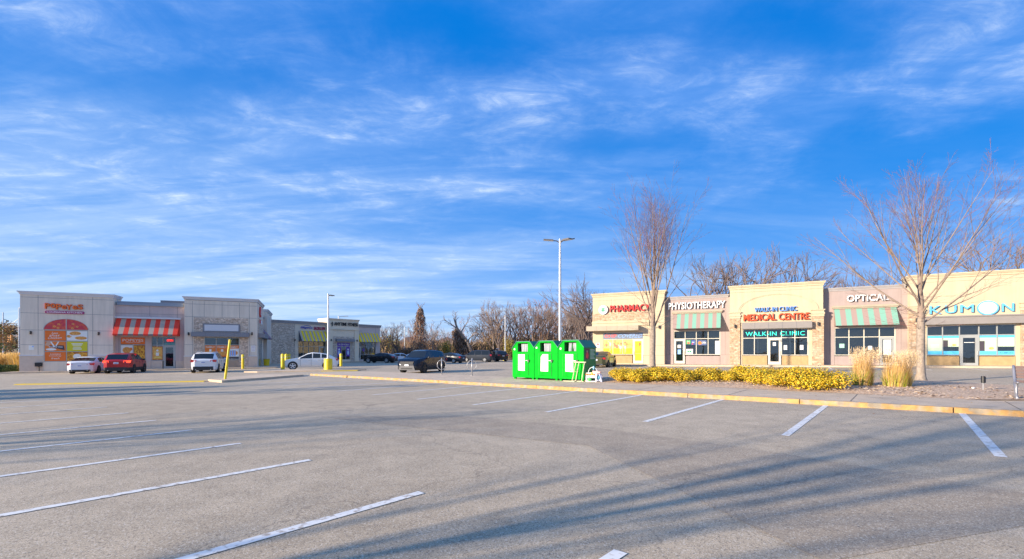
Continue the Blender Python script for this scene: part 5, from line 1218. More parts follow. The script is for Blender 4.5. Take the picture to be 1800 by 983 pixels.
# ---- plastic baby activity toy
tx, ty = 3.62, 20.3
rt = empty('toy_walker', (tx, ty, gz(tx, ty) + .122), R(-25), 'white and orange plastic baby toy with arched handle on the walk', 'toy')
m = MB(); m.use(mat('toy_white', (.8, .8, .8), .4)); m.prism([(-.30, .18), (.18, .18), (.22, .34), (.12, .42), (-.28, .40)], -.14, .14, 'y')
for x in (-.27, .17): m.tube([(x, -.14, 0), (x, -.14, .2)], .025); m.tube([(x, .14, 0), (x, .14, .2)], .025)
m.tube([(-.27, -.14, .025), (.17, -.14, .025)], .022); m.build('tray', None, rt)
m = MB(); m.tube([(-.22 + .21 * (1 - math.cos(R(t))), 0, .38 + .27 * math.sin(R(t))) for t in range(0, 181, 15)], .014, 8); m.build('handle', mat('toy_white'  , (.8, .8, .8)), rt, True)
m = MB(); m.use(mat('toy_orange', (.85, .22, .08), .4)); [m.blob((x, -.15, .33), (.06, .03, .05), 8, 5) for x in (-.24, -.12, .08)]; m.use(mat('toy_pink', (.8, .45, .42), .4)); m.prism([(-.02, .34), (.34, .40), (.34, .46), (0, .5)], -.12, .12, 'y'); m.use(mat('toy_yellow', (.8, .6, .05), .4)); m.blob((-.02, -.16, .36), (.05, .03, .07), 8, 5); m.build('keys', None, rt)
m = MB(); m.use(mat('toy_lilac', (.42, .45, .62), .4)); m.tube([(.24, -.02, .2), (.24, .1, .2)], .17, 14); m.prism([(.2, .1), (.38, 0), (.42, .02), (.3, .42), (.18, .4)], -.06, .0, 'y'); m.use(mat('toy_teal', (.1, .35, .45), .4)); m.blob((.24, -.05, .2), (.1, .04, .1), 10, 6); m.build('seat', None, rt)
m = MB(); m.use(c_gr); m.blob((-.12, -.16, .12), (.09, .04, .09), 10, 6); m.use(mat('toy_blue', (.25, .5, .75), .4)); m.blob((.03, -.03, .62), (.045, .04, .09), 8, 5); m.build('rattle', None, rt)
# ---- path lights
for x, y, h, lb in ((14.7, 14.2, .42, 'short dark path light in the mulch below the shop window'), (17.9, 16.2, .42, 'short dark path light behind the bench end')):
    m = MB(); m.use(mat('stake_grey', (.35, .35, .36), .5)); m.tube([(0, 0, 0), (0, 0, h * .55)], .014, 6); m.use(M_black); m.tube([(0, 0, h * .5), (0, 0, h)], .05, 10); m.tube([(.055, 0, h * .5), (.055, 0, h * .95)], .022, 8)
    tag(m.build('path_light', None, None, loc=(x, y, gz(x, y) + .18)), lb, 'path light', 'path lights in the planting bed')
tag(MB().box(-.05, .05, -.03, .03, 0, .03).build('paper_scrap', T_white, None, loc=(14.45, 14.25, gz(14.5, 14.2) + .22), rz=.5), 'crumpled white scrap of paper beside the path light', 'litter')
# ---- bench at the right edge
bx_, by_ = 13.49, 12.18
bz = gz(bx_, by_) + .125
bench = empty('park_bench', (bx_, by_, bz), math.atan2(-.652, .758), 'grey metal bench with dark slats cut by the right edge', 'bench')
Bm = mat('bench_metal', (.30, .30, .33), .4, .5); Bs = mat('bench_slat', (.16, .10, .09), .6)
for xx in (0.0, 1.75):
    m = MB()
    # local y points away from the kerb: the back leans that way
    pr = [(.42, .86), (.40, .87), (.33, .74), (.22, .52), (.12, .44), (-.02, .42), (-.20, .42), (-.30, .44)]
    m.tube([(xx, y, z) for y, z in pr], [.02, .028, .032, .036, .036, .032, .03, .026], 8)
    m.tube([(xx, .10, .42), (xx, .02, .22), (xx, .03, .08), (xx, .14, 0)], [.045, .035, .035, .045], 8); m.tube([(xx, -.06, .42), (xx, -.04, .22), (xx, -.08, .08), (xx, -.2, .0)], [.035, .028, .028, .035], 8)
    m.box(xx - .035, xx + .035, -.25, .2, 0, .02)
    m.build('end_frame', Bm, bench, True)
for nm, seq in (('backrest', [(.405, .82), (.36, .735), (.31, .65), (.265, .57)]), ('seat', [(.13, .465), (.03, .45), (-.07, .445), (-.17, .445), (-.26, .455)])):
    m = MB()
    for y, z in seq:
        if nm == 'seat': m.box(.02, 1.73, y - .04, y + .04, z - .012, z + .014)
        else: m.box(.02, 1.73, y - .016, y + .016, z - .035, z + .035)
    m.build(nm, Bs, bench)
# clear scatter of small debris
# ================================================================== far left details
# traffic signal and poles beyond the hedge
tl = empty('traffic_light', (-97, 88, gz(-97, 88)), 0, 'orange traffic light hanging on its pole far left beside the restaurant', 'traffic light')
m = MB(); m.tube([(-1.4, 0, 0), (-1.4, 0, 10)], [.12, .08], 8); m.tube([(-1.4, 0, 6.6), (2.5, 0, 9.4)], .05); m.build('pole', S_pole, tl)
m = MB(); m.use(mat('signal_orange', (.7, .25, .03), .5)); m.box(-.35, .35, -.2, .2, 4.2, 5.6); m.use(M_black); [m.disc((0, -.21, z), .17) for z in (4.5, 4.9, 5.3)]; m.build('signal_head', None, tl)
m = MB(); m.tube([(0, 0, 0), (0, 0, 10.5)], [.12, .07], 8); m.tube([(0, 0, 10.4), (1.3, 0, 10.6)], .05)
tag(m.build('street_lamp', S_pole, None, loc=(-91, 84, gz(-91, 84))), 'thin grey pole right behind the traffic light far left', 'street lamp')
def block(name, x, y, rz, w_, d_, h_, rows, cols_, label, wallm, roofm=None):
    r = empty(name, (x, y, -1), rz, label, 'building'); m = MB(); m.box(0, w_, 0, d_, 0, h_); m.build('wall', wallm, r)
    m = MB(); m.box(-.3, w_ + .3, -.3, d_ + .3, h_ + .002, h_ + .6); m.build('roof', roofm or S_trimg, r)
    m = MB()
    for i in range(rows):
        for j in range(cols_):
            a = w_ * (j + .25) / cols_; b = h_ * (i + .3) / rows; m.box(a, a + w_ * .45 / cols_, -.06, .02, b, b + h_ * .45 / rows)
    q = m.build('windows', C_glass, r); q['kind'] = 'stuff'
    return r
B_far = mat('far_wall', (.34, .33, .36), .9); B_far2 = mat('far_wall_tan', (.40, .34, .30), .9)
block('apartment_building', -222, 190, R(6), 26, 16, 13, 4, 9, 'low pale apartment block on the horizon at the far left edge', B_far)
block('apartment_building', 33, 262, 0, 18, 14, 22, 7, 6, 'distant grey slab block rising behind the bare wood', B_far)
for x, y, w_, lb in ((-52, 200, 13, 'grey gabled house roof behind the vine covered trunk'), (-37, 205, 15, 'second grey gabled roof right of the vine covered trunk')):
    r = empty('distant_house', (x, y, -1), 0, lb, 'house'); m = MB(); m.box(0, w_, 0, 9, 0, 6); m.build('wall', B_far2, r)
    m = MB(); m.prism([(-.6, 6.002), (w_ + .6, 6.002), (w_ * .5, 9.6)], -.4, 9.4, 'y'); m.build('roof', mat('far_roof', (.16, .15, .17), .9), r)
# ================================================================== vegetation
def grow(mb, p, d, L, r, lev, rn, prm, tips=None):
    """tapering limb with children; prm[lev] = (segments, child count, child length, spread, lift, sides, material)"""
    seg, nch, cl, spr, lift, sides, mt = prm[lev]
    pts = [p.copy()]; rd = [r]; dd = d.normalized(); pos = p.copy()
    for i in range(seg):
        w_ = Vector((rn.gauss(0, 1), rn.gauss(0, 1), rn.gauss(0, .6))) * (.10 if lev else .03)
        dd = (dd + w_ + Vector((0, 0, lift))).normalized(); pos = pos + dd * (L / seg); pts.append(pos.copy()); rd.append(r * (1 - .82 * (i + 1) / seg) if lev or prm.get('taper', 1) else r * .5)
    tgt = mb[0] if lev <= prm.get('trunk_levels', 0) else mb[1]
    tgt.use(mt); tgt.tube(pts, rd, sides, False)
    if tips is not None and lev == prm['max']: tips.append((pts[-1], dd))
    if lev + 1 not in prm: return
    for c in range(nch):
        t = prm.get('start', .2) + (1 - prm.get('start', .2)) * (c + rn.random()) / nch if lev else prm.get('start0', .3) + (1 - prm.get('start0', .3)) * (c + rn.random() * .6) / nch
        f = t * seg; i = min(int(f), seg - 1); q = pts[i].lerp(pts[i + 1], f - i); ax = (pts[i + 1] - pts[i]).normalized()
        a = rn.uniform(0, 6.283) if lev else c * 2.4 + rn.uniform(-.4, .4)
        u = ax.orthogonal().normalized(); v = ax.cross(u); s_ = spr * rn.uniform(.7, 1.25)
        nd_ = ax * math.cos(s_) + (u * math.cos(a) + v * math.sin(a)) * math.sin(s_)
        rr_ = (r * (1 - .8 * t)) * prm.get('cr', .62)
        grow(mb, q, nd_, L * cl * (1 - .45 * t) * rn.uniform(.75, 1.15), max(rr_, prm.get('rmin', .006)), lev + 1, rn, prm, tips)

V_bark = mat('maple_bark', (.30, .24, .19), .9, vary=.25, vscale=6, bump=.8, bscale=22)
V_limb = mat('maple_limb', (.27, .20, .155), .9, vary=.2, vscale=5)
V_twig = mat('maple_twig', (.21, .145, .115), .9)
V_twigr = mat('maple_bud_twig', (.27, .10, .10), .9)
def maple(x, y, h, seed, label, narrow=1.0, dz=.2):
    rn = random.Random(seed); root = empty('maple_tree', (x, y, gz(x, y) + dz), 0, label, 'tree')
    T, Cn = MB(), MB(); T.use(V_bark); zf = 2.1
    T.tube([(0, 0, -.12), (0, 0, .05), (.01, 0, .25), (0, .01, 1.1), (.01, 0, zf), (.02, 0, zf + .5)], [.24, .185, .155, .14, .145, .12], 14, False)
    T.use(V_limb); lead = [Vector((.02, 0, zf + .4)), Vector((.03, .02, zf + 1.1)), Vector((.0, .04, zf + 1.9)), Vector((.05, 0, zf + 2.8))]
    T.tube([tuple(v) for v in lead], [.125, .105, .08, .06], 9, False)
    def limb(p, d, L, r, lev):
        # nearly straight, arching slightly upward, with acute side shoots
        seg = (8, 6, 4, 3)[lev]; pts = [p.copy()]; rd = [r]; dd = d.normalized(); q = p.copy()
        for i in range(seg):
            dd = (dd + Vector((rn.gauss(0, .035), rn.gauss(0, .035), .035 if lev < 2 else .02)) ).normalized(); q = q + dd * (L / seg); pts.append(q.copy()); rd.append(max(.0028, r * (1 - .9 * (i + 1) / seg)))
        (T if lev == 0 else Cn).use(V_limb if lev < 2 and r > .012 else V_twig if rn.random() < (.8 if lev < 3 else .45) else V_twigr)
        (T if lev == 0 else Cn).tube(pts, rd, (7, 5, 3, 3)[lev], False)
        if lev == 3: return
        n = (8, 6, 4)[lev]
        n = max(2, int(n * (.5 + .5 * min(1, L / (3.5, 1.6, .8)[lev]))))
        for c in range(n):
            t = .18 + .76 * (c + rn.random() * .8) / n; f = t * seg; i = min(int(f), seg - 1); o_ = pts[i].lerp(pts[i + 1], f - i); ax = (pts[i + 1] - pts[i]).normalized()
            u = ax.orthogonal().normalized(); v = ax.cross(u); a_ = rn.uniform(0, 6.283); s_ = rn.uniform(.30, .62) * (1.1 if lev else 1)
            nd_ = ax * math.cos(s_) + (u * math.cos(a_) + v * math.sin(a_)) * math.sin(s_)
            if nd_.z < .1 and rn.random() < .5: nd_.z = abs(nd_.z)
            limb(o_, nd_, L * (.50, .42, .40)[lev] * (1.15 - .65 * t) * rn.uniform(.7, 1.25), max(.0035, r * (1 - .8 * t) * .55), lev + 1)
    n = 17
    for k in range(n):
        t = k / (n - 1); a = k * 2.4 + rn.uniform(-.35, .35); f = t * 2.99; i = min(2, int(f)); base = lead[i].lerp(lead[i + 1], f - i) if t > .06 else Vector((.02, 0, zf + .05 + rn.uniform(0, .3)))
        sp = (1.02 * (1 - t) ** .75 + .07) * narrow * rn.uniform(.85, 1.1)
        d = Vector((math.cos(a) * math.sin(sp), math.sin(a) * math.sin(sp), math.cos(sp)))
        reach = (h - base.z) / max(.62, math.cos(sp * .80)) * rn.uniform(.80, .98) * (1 - .32 * min(1.1, sp) ** 2.2)
        limb(base, d, reach, .044 * (1 - .35 * t) * rn.uniform(.8, 1.1), 0)
    for k in range(22):      # fine crooked shoots around the fork
        a = rn.uniform(0, 6.28); sp = rn.uniform(1.1, 1.75); d = Vector((math.cos(a) * math.sin(sp), math.sin(a) * math.sin(sp), math.cos(sp)))
        limb(Vector((.03 * math.cos(a), .03 * math.sin(a), zf + rn.uniform(-.1, 1.4))), d, rn.uniform(.8, 2.0), .011, 2)
    T.build('trunk', None, root, True); Cn.build('crown', None, root, False)
    return root
maple(17.6, 19.6, 9.2, 11, 'large bare maple with wide reddish crown in the bed by the tutoring shop', .86)
maple(7.45, 24.1, 9.6, 5, 'slender upright bare maple rising behind the yellow shrubs', .36, .18)

# wood behind: six kinds of bare tree, copied
W_b = [mat('wood_bark_grey', (.26, .20, .16), .95, vary=.2, vscale=1), mat('wood_bark_brown', (.20, .12, .08), .95, vary=.2, vscale=1), mat('wood_twig', (.30, .19, .125), .95), mat('wood_twig_red', (.34, .17, .10), .95)]
def bare_proto(seed, h, spread, m0, m1, n1=11, twl=1.0, fork=False):
    rn = random.Random(seed); T, Cn = MB(), MB()
    if fork:   # round headed tree: short bole, forked limbs that part again and again
        def br(p, d, L, r, lev):
            pts = [p]; dd = d.normalized(); q = p
            for i in range(3): dd = (dd + Vector((rn.gauss(0, .14), rn.gauss(0, .14), rn.gauss(.03, .08)))).normalized(); q = q + dd * L / 3; pts.append(q)
            k_ = MB if 0 else None; tg = T if lev < 2 else Cn; tg.use(m0 if lev < 4 else m1); tg.tube(pts, [r, r * .88, r * .78, r * .66], 6 if lev < 2 else 3 if lev > 3 else 4, False)
            if lev >= 6: return
            for c in range(3 if lev in (0, 1, 5) else 2):
                u = dd.orthogonal().normalized(); v = dd.cross(u); a = rn.uniform(0, 6.28); s_ = rn.uniform(.22, .62)
                br(q if c < 2 else pts[2], dd * math.cos(s_) + (u * math.cos(a) + v * math.sin(a)) * math.sin(s_), L * rn.uniform(.68, .9), max(.014, r * .62), lev + 1)
        br(Vector((0, 0, -.3)), Vector((rn.uniform(-.05, .05), 0, 1)), h * .24, .22, 0)
        root = empty('bare_tree', (0, 0, -50), 0); T.build('trunk', None, root); Cn.build('crown', None, root); return root
    prm = {0: (6, n1, .52, spread, .0, 6, m0), 1: (4, 8, .5, .6, .06, 4, m0), 2: (3, 7, .5, .6, .05, 3, m1), 3: (2, 2, .5, .5, .0, 3, m1), 'max': 2, 'start': .15, 'start0': .2, 'cr': .55, 'rmin': .022}
    grow((T, Cn), Vector((0, 0, -.3)), Vector((rn.uniform(-.08, .08), rn.uniform(-.08, .08), 1)), h * .92, .20, 0, rn, prm)
    root = empty('bare_tree', (0, 0, -50), 0); T.build('trunk', None, root); Cn.build('crown', None, root); return root
W_d = mat('dark_bark', (.12, .09, .08), .95); W_d2 = mat('dark_twig', (.17, .12, .10), .95)
protos = [bare_proto(1, 10, .62, W_b[0], W_b[2]), bare_proto(2, 11, .5, W_b[0], W_b[2], 13), bare_proto(3, 10, .75, W_b[1], W_b[3], 12), bare_proto(4, 9, .6, W_b[1], W_b[3], 14), bare_proto(8, 12, .62, W_b[0], W_b[3], 10), bare_proto(15, 11, .85, W_d, W_d2, 12, fork=True), bare_proto(16, 11, .85, W_d, W_d2, 12, fork=True)]
used = set(); rn = random.Random(77)
def put_tree(k, px, D, h, label, group, name='bare_tree'):
    base_h = (10, 11, 10, 9, 12, 8.2, 8.2)[k]; x = (px - 900) / 800 * D; s = h / base_h
    if k not in used: o = protos[k]; used.add(k)
    else: o = copy_tree(protos[k])
    o.name = name; o.location = (x, D, gz(x, D) - .2); o.rotation_euler = (0, 0, rn.uniform(0, 6.28)); q_ = .8 if k > 4 else 1; o.scale = (s * q_ * rn.uniform(.9, 1.15), s * q_ * rn.uniform(.9, 1.15), s)
    return tag(o, label, 'tree', group)
GW = 'bare trees of the wood behind the lot'
LB = 'bare brown tree in the thicket behind the lot'
px = 655
while px < 1060:
    D = rn.uniform(92, 125); hh_ = (.070 + .030 * rn.random()) * D * (1.25 if px > 860 else .82)
    put_tree(rn.choice((0, 2, 3, 4, 5, 6)), px, D, hh_, LB, GW); px += rn.uniform(6.5, 11)
for px, D, top in ((868, 88, 545), (880, 86, 530), (893, 90, 528), (906, 88, 540), (926, 92, 556), (948, 90, 548), (966, 94, 536), (985, 90, 540), (1005, 88, 548), (1022, 84, 520), (1035, 82, 512), (700, 84, 575), (760, 84, 570), (772, 88, 585), (1048, 80, 500)):
    put_tree(rn.choice((0, 1, 5, 6, 6)), px, D, 1.8 + (620 - top) / 800 * D, LB, GW)
LB2 = 'bare tree showing above the plaza roof'
for px, D, top in ((1205, 76, 466), (1240, 80, 462), (1268, 76, 446), (1312, 78, 444), (1350, 80, 450), (1402, 92, 482), (1470, 86, 476), (1545, 82, 460), (1590, 86, 478), (1730, 66, 440), (1768, 62, 412)):
    o = put_tree(rn.choice((5, 6)), px, D, 1.5 + (620 - top) / 800 * D, LB2, 'bare trees beyond the plaza roof')
# leafy yellow thicket bushes and saplings, separate clumps
def leaf_cloud(mb, c, r, n, size, ms, rn, flat=1.0, shell=.5):
    for i in range(n):
        while True:
            v = Vector((rn.uniform(-1, 1), rn.uniform(-1, 1), rn.uniform(-1, 1)))
            if shell ** 2 * .5 < v.length_squared < 1: break
        p = Vector((c[0] + v.x * r[0], c[1] + v.y * r[1], c[2] + v.z * r[2]))
        a = Vector((rn.gauss(0, 1), rn.gauss(0, 1), rn.gauss(0, 1))).normalized(); b = a.orthogonal().normalized(); s = size * rn.uniform(.6, 1.3)
        mb.use(rn.choice(ms)); q = a * s; w_ = b * s * .55
        mb.quad(p - q, p + w_, p + q, p - w_)
F_y = [mat('leaf_ochre', (.38, .27, .035), .8), mat('leaf_olive', (.20, .19, .04), .8), mat('leaf_rust', (.28, .13, .045), .8), mat('leaf_tan', (.34, .22, .12), .8)]
def thicket(px, D, top, wpx, ms, label, n=1500, name='autumn_shrub', cat='shrub', grp='autumn shrubs at the edge of the wood'):
    rn = random.Random(int(px)); x = (px - 900) / 800 * D; W = wpx / 800 * D / 2; H = (620 - top) / 800 * D + 1.3
    root = empty(name, (x, D, gz(x, D)), 0, label, cat, grp); C_ = MB(); T = MB(); T.use(W_b[0])
    for i in range(16):
        a = rn.uniform(-W * .7, W * .7); T.tube([(a * .3, rn.uniform(-.5, .5), 0), (a * .7, 0, H * .5), (a, rn.uniform(-.6, .6), H * rn.uniform(.7, 1))], [.05, .035, .015], 4, False)
    T.build('stems', None, root)
    for i in range(9):
        leaf_cloud(C_, (rn.uniform(-W * .7, W * .7), rn.uniform(-.8, .8), H * rn.uniform(.25, .78)), (W * .42, .9, H * .24), n // 9, .11, ms, rn)
    C_.build('foliage', None, root)
    return root
Yl = [F_y[0], F_y[0], F_y[1]]; Ru = [F_y[2], F_y[3], F_y[3]]
thicket(678, 96, 580, 26, [F_y[0], F_y[3], F_y[0]], 'golden leaved small tree right of the gym end wall')
thicket(694, 94, 584, 22, [F_y[1], F_y[3]], 'olive and tan shrub next to the golden tree by the gym')
thicket(786, 88, 596, 30, Yl, 'yellow green shrub below the dark tangled tree')
thicket(812, 90, 592, 34, Ru, 'rusty brown shrub right of the yellow green shrub')
thicket(843, 92, 598, 40, Ru + [F_y[1]], 'brown shrub behind the open minivan')
thicket(893, 86, 588, 22, Yl, 'yellow green shrub behind the banded lamp base')
thicket(874, 92, 596, 24, [F_y[3], F_y[1]], 'tan shrub left of the banded lamp base')
thicket(925, 94, 592, 34, [F_y[1], F_y[1], F_y[3]], 'olive shrub behind the left green bin')
thicket(1000, 92, 596, 50, [F_y[3], F_y[2]], 'brown shrub behind the tall silver lamp post')
thicket(760, 92, 600, 30, Ru, 'low brown shrub left of the yellow green shrub')
thicket(715, 90, 606, 30, [F_y[2], W_b[1]], 'low dark brown shrub behind the white coupe')
# trunk smothered in dead vine
def vine(px, D, top, wpx, label, seed, dark=False, lean=0):
    rn = random.Random(seed); x = (px - 900) / 800 * D; H = (620 - top) / 800 * D + 1.4; W = wpx / 800 * D / 2
    root = empty('vine_covered_tree', (x, D, gz(x, D)), 0, label, 'tree'); T = MB(); T.use(W_b[0]); T.tube([(0, 0, -.2), (lean * .4, 0, H * .5), (lean, 0, H * .93)], [.3, .2, .06], 8, False)
    for i in range(10): a = rn.uniform(0, 6.28); T.tube([(lean * .9, 0, H * .86), (lean + .5 * math.cos(a), .5 * math.sin(a), H * .96), (lean + .9 * math.cos(a), .8 * math.sin(a), H * rn.uniform(.93, 1.02))], [.05, .03, .015], 4, False)
    T.build('trunk', None, root); C_ = MB(); ms = [W_b[1], W_b[3], W_b[0]] if not dark else [mat('vine_dark', (.11, .08, .065), .95), W_b[1], W_b[0]]
    for i in range(2600):
        t = rn.random() ** .8; z = H * .90 * t; ww = W * (1 - t) ** .7 * rn.uniform(.15, 1) + .35; a = rn.uniform(0, 6.28); c = Vector((lean * t + math.cos(a) * ww, math.sin(a) * ww * .8, z))
        l = rn.uniform(.2, .75); C_.use(rn.choice(ms)); d = Vector((rn.gauss(0, .35), rn.gauss(0, .35), -1)).normalized() * l; s_ = Vector((rn.uniform(-1, 1), rn.uniform(-1, 1), .2)).normalized() * .035
        C_.quad(c - s_, c + s_, c + s_ + d, c - s_ + d)
    C_.build('vines', None, root); return root
vine(739, 86, 531, 34, 'tall narrow trunk smothered in hanging brown vines', 3)
vine(826, 90, 575, 46, 'broken dark leaning trunk tangled with vines', 4, True, -3.0)
T = MB(); T.use(W_b[0])
rt_ = empty('fallen_tree', (-8.9, 89, .1), 0, 'dark snapped trunk leaning left above the rusty shrubs', 'tree'); rn = random.Random(9)
T.tube([(1.6, 0, 0), (.1, 0, 3.6), (-1.8, 0, 6.1), (-2.5, 0, 8.2)], [.4, .3, .24, .1], 8, False)
prm_ = {0: (4, 7, .5, .6, 0, 5, W_b[0]), 1: (3, 7, .5, .6, .03, 3, W_b[0]), 2: (2, 0, 0, 0, 0, 3, W_b[1]), 'max': 2, 'rmin': .025}
Cn = MB()
for a, b in (((.1, 0, 3.6), (.8, .1, .9)), ((-1.2, 0, 5.2), (.6, 0, 1)), ((-1.8, 0, 6.1), (-1, 0, .7)), ((.6, 0, 2.4), (1, 0, .8)), ((.2, 0, 3.4), (-1, .1, .9)), ((-2, 0, 6.8), (-.1, 0, 1))): grow((T, Cn), Vector(a), Vector(b), rn.uniform(2.5, 4.2), .14, 0, rn, prm_)
T.build('trunk', None, rt_); Cn.build('crown', None, rt_)
# undergrowth of the wood: one mass nobody could count
m = MB(); rn = random.Random(31)
ug = [mat('brush_brown', (.24, .145, .085), .95), mat('brush_tan', (.36, .24, .14), .95), mat('brush_dark', (.07, .05, .04), .95), mat('brush_ochre', (.24, .19, .06), .95), W_b[2]]
for i in range(15000):
    px = rn.uniform(560, 1080); D = rn.uniform(88, 128); x = (px - 900) / 800 * D; hmax = 2.2 + 1.6 * math.sin(px * .045) * math.sin(px * .017) + (1.2 if px > 850 else 0)
    z = gz(x, D) + rn.random() ** 1.3 * (hmax + (D - 88) * .05); l = rn.uniform(.35, 1.3); a = Vector((rn.gauss(0, .5), rn.gauss(0, .3), 1)).normalized() * l; s_ = Vector((1, rn.uniform(-.6, .6), 0)) * rn.uniform(.03, .09)
    c = Vector((x, D, z)); m.use(ug[0] if rn.random() < .35 else rn.choice(ug)); m.quad(c - s_, c + s_, c + s_ * .4 + a, c - s_ * .4 + a)
tag(m.build('undergrowth'), 'dense brown undergrowth of the wood behind the lot', 'undergrowth', kind='stuff')
# rising wooded ground behind the wood
m = MB(); nx, ny = 90, 8; rn = random.Random(4); hp = []
for j in range(ny):
    row = []
    for i in range(nx):
        x = -150 + 300 * i / (nx - 1); y = 118 + j * 8; h = [0, 2.6, 4.2, 4.9, 5.2, 5, 3, 0][j] * (.9 + .25 * math.sin(x * .09) + rn.uniform(-.1, .1)); row.append((x, y, gz(x, y) - .3 + h))
    hp.append(row)
for j in range(ny - 1):
    for i in range(nx - 1): m.quad(hp[j][i], hp[j][i + 1], hp[j + 1][i + 1], hp[j + 1][i])
o = m.build('hillside', mat('hillside_brush', (.15, .10, .07), .95, col2=(.22, .16, .09), vscale=1.2, vary=.4, bump=1, bscale=3), smooth=True); o['kind'] = 'structure'
m = MB(); rn = random.Random(12)
for i in range(16000):
    x = rn.uniform(-150, 150); y = rn.uniform(124, 156); h = 2.6 + 2.0 * min(1, (y - 124) / 16); c = Vector((x, y, gz(x, y) + h * rn.uniform(.6, 1.0) - .3)); a = Vector((rn.gauss(0, .35), rn.gauss(0, .3), 1)) * rn.uniform(.6, 2.2); s_ = Vector((1, 0, 0)) * rn.uniform(.04, .12); m.use(rn.choice(ug)); m.quad(c - s_, c + s_, c + a)
tag(m.build('far_woodland'), 'far brown woodland that closes the horizon', 'woodland', kind='stuff')

# ---- golden shrubs in the bed
E_l = [mat('euonymus_gold', (.62, .40, .01), .6), mat('euonymus_yellow', (.70, .52, .02), .6), mat('euonymus_green', (.16, .19, .025), .6), mat('euonymus_rust', (.50, .25, .02), .6)]
def shrub_mesh(seed):
    rn = random.Random(seed); F = MB(); T = MB(); T.use(W_b[1])
    subs = [(rn.uniform(-.34, .34), rn.uniform(-.34, .34), rn.uniform(.20, .40), rn.uniform(.20, .32)) for _ in range(11)]
    for sx, sy, sz, sr in subs:
        T.tube([(sx * .2, sy * .2, -.03), (sx * .8, sy * .8, sz)], [.015, .006], 4, False)
        for i in range(400):
            v = Vector((rn.gauss(0, 1), rn.gauss(0, 1), rn.gauss(0, 1) * .9 + .15)).normalized() * sr * rn.uniform(.55, 1.12) ** .7
            p = Vector((sx, sy, sz)) + v
            if p.z < .01: p.z = rn.uniform(.01, .08)
            nn = (v.normalized() + Vector((rn.gauss(0, .5), rn.gauss(0, .5), rn.gauss(0, .5) + .3))).normalized(); a = nn.orthogonal().normalized(); b = nn.cross(a); th = rn.uniform(0, 6.28); u = a * math.cos(th) + b * math.sin(th); w_ = nn.cross(u); s = rn.uniform(.018, .034)
            r_ = rn.random(); F.use(E_l[0] if r_ < .46 else E_l[1] if r_ < .74 else E_l[2] if r_ < .91 else E_l[3])
            F.quad(p - u * s, p + w_ * s * .55, p + u * s, p - w_ * s * .55)
    return F, T
sh_protos = []
for s_ in (1, 2, 3, 4):
    F, T = shrub_mesh(s_); r = empty('golden_shrub', (0, 0, -60)); T.build('stems', None, r); F.build('foliage', None, r); sh_protos.append(r)
spots = [(4.75, 20.1, .8), (5.3, 19.6, .95), (5.9, 19.5, 1.0), (6.5, 19.1, 1.05), (7.0, 18.9, .95), (7.6, 19.0, 1.0), (8.2, 19.1, .9), (8.7, 18.9, .8), (8.95, 18.3, .75),
         (9.35, 16.9, 1.05), (9.65, 16.1, 1.1), (9.95, 15.4, 1.1), (10.4, 14.95, 1.1), 
         (5.2, 20.8, .85), (6.0, 20.6, .9), (6.8, 20.3, .9), (7.8, 20.2, 1.0), (8.6, 20.2, .95), (9.5, 19.5, 1.0), (9.7, 18.4, 1.05), (10.1, 17.4, 1.05), (10.5, 16.5, 1.1), (10.2, 18.9, .95), (11.0, 17.6, 1.0)]
rn = random.Random(2)
for i, (x, y, s) in enumerate(spots):
    o = sh_protos[i] if i < 4 else copy_tree(sh_protos[rn.randrange(4)])
    s *= rn.uniform(.95, 1.22); o.location = (x + rn.uniform(-.1, .1), y + rn.uniform(-.1, .1), gz(x, y) + .16); o.rotation_euler = (0, 0, rn.uniform(0, 6.28)); o.scale = (s * 1.08, s * 1.08, s * rn.uniform(.70, .95))
    tag(o, 'golden yellow leafy shrub in the low mass along the planting bed', 'shrub', 'golden shrubs along the planting bed')
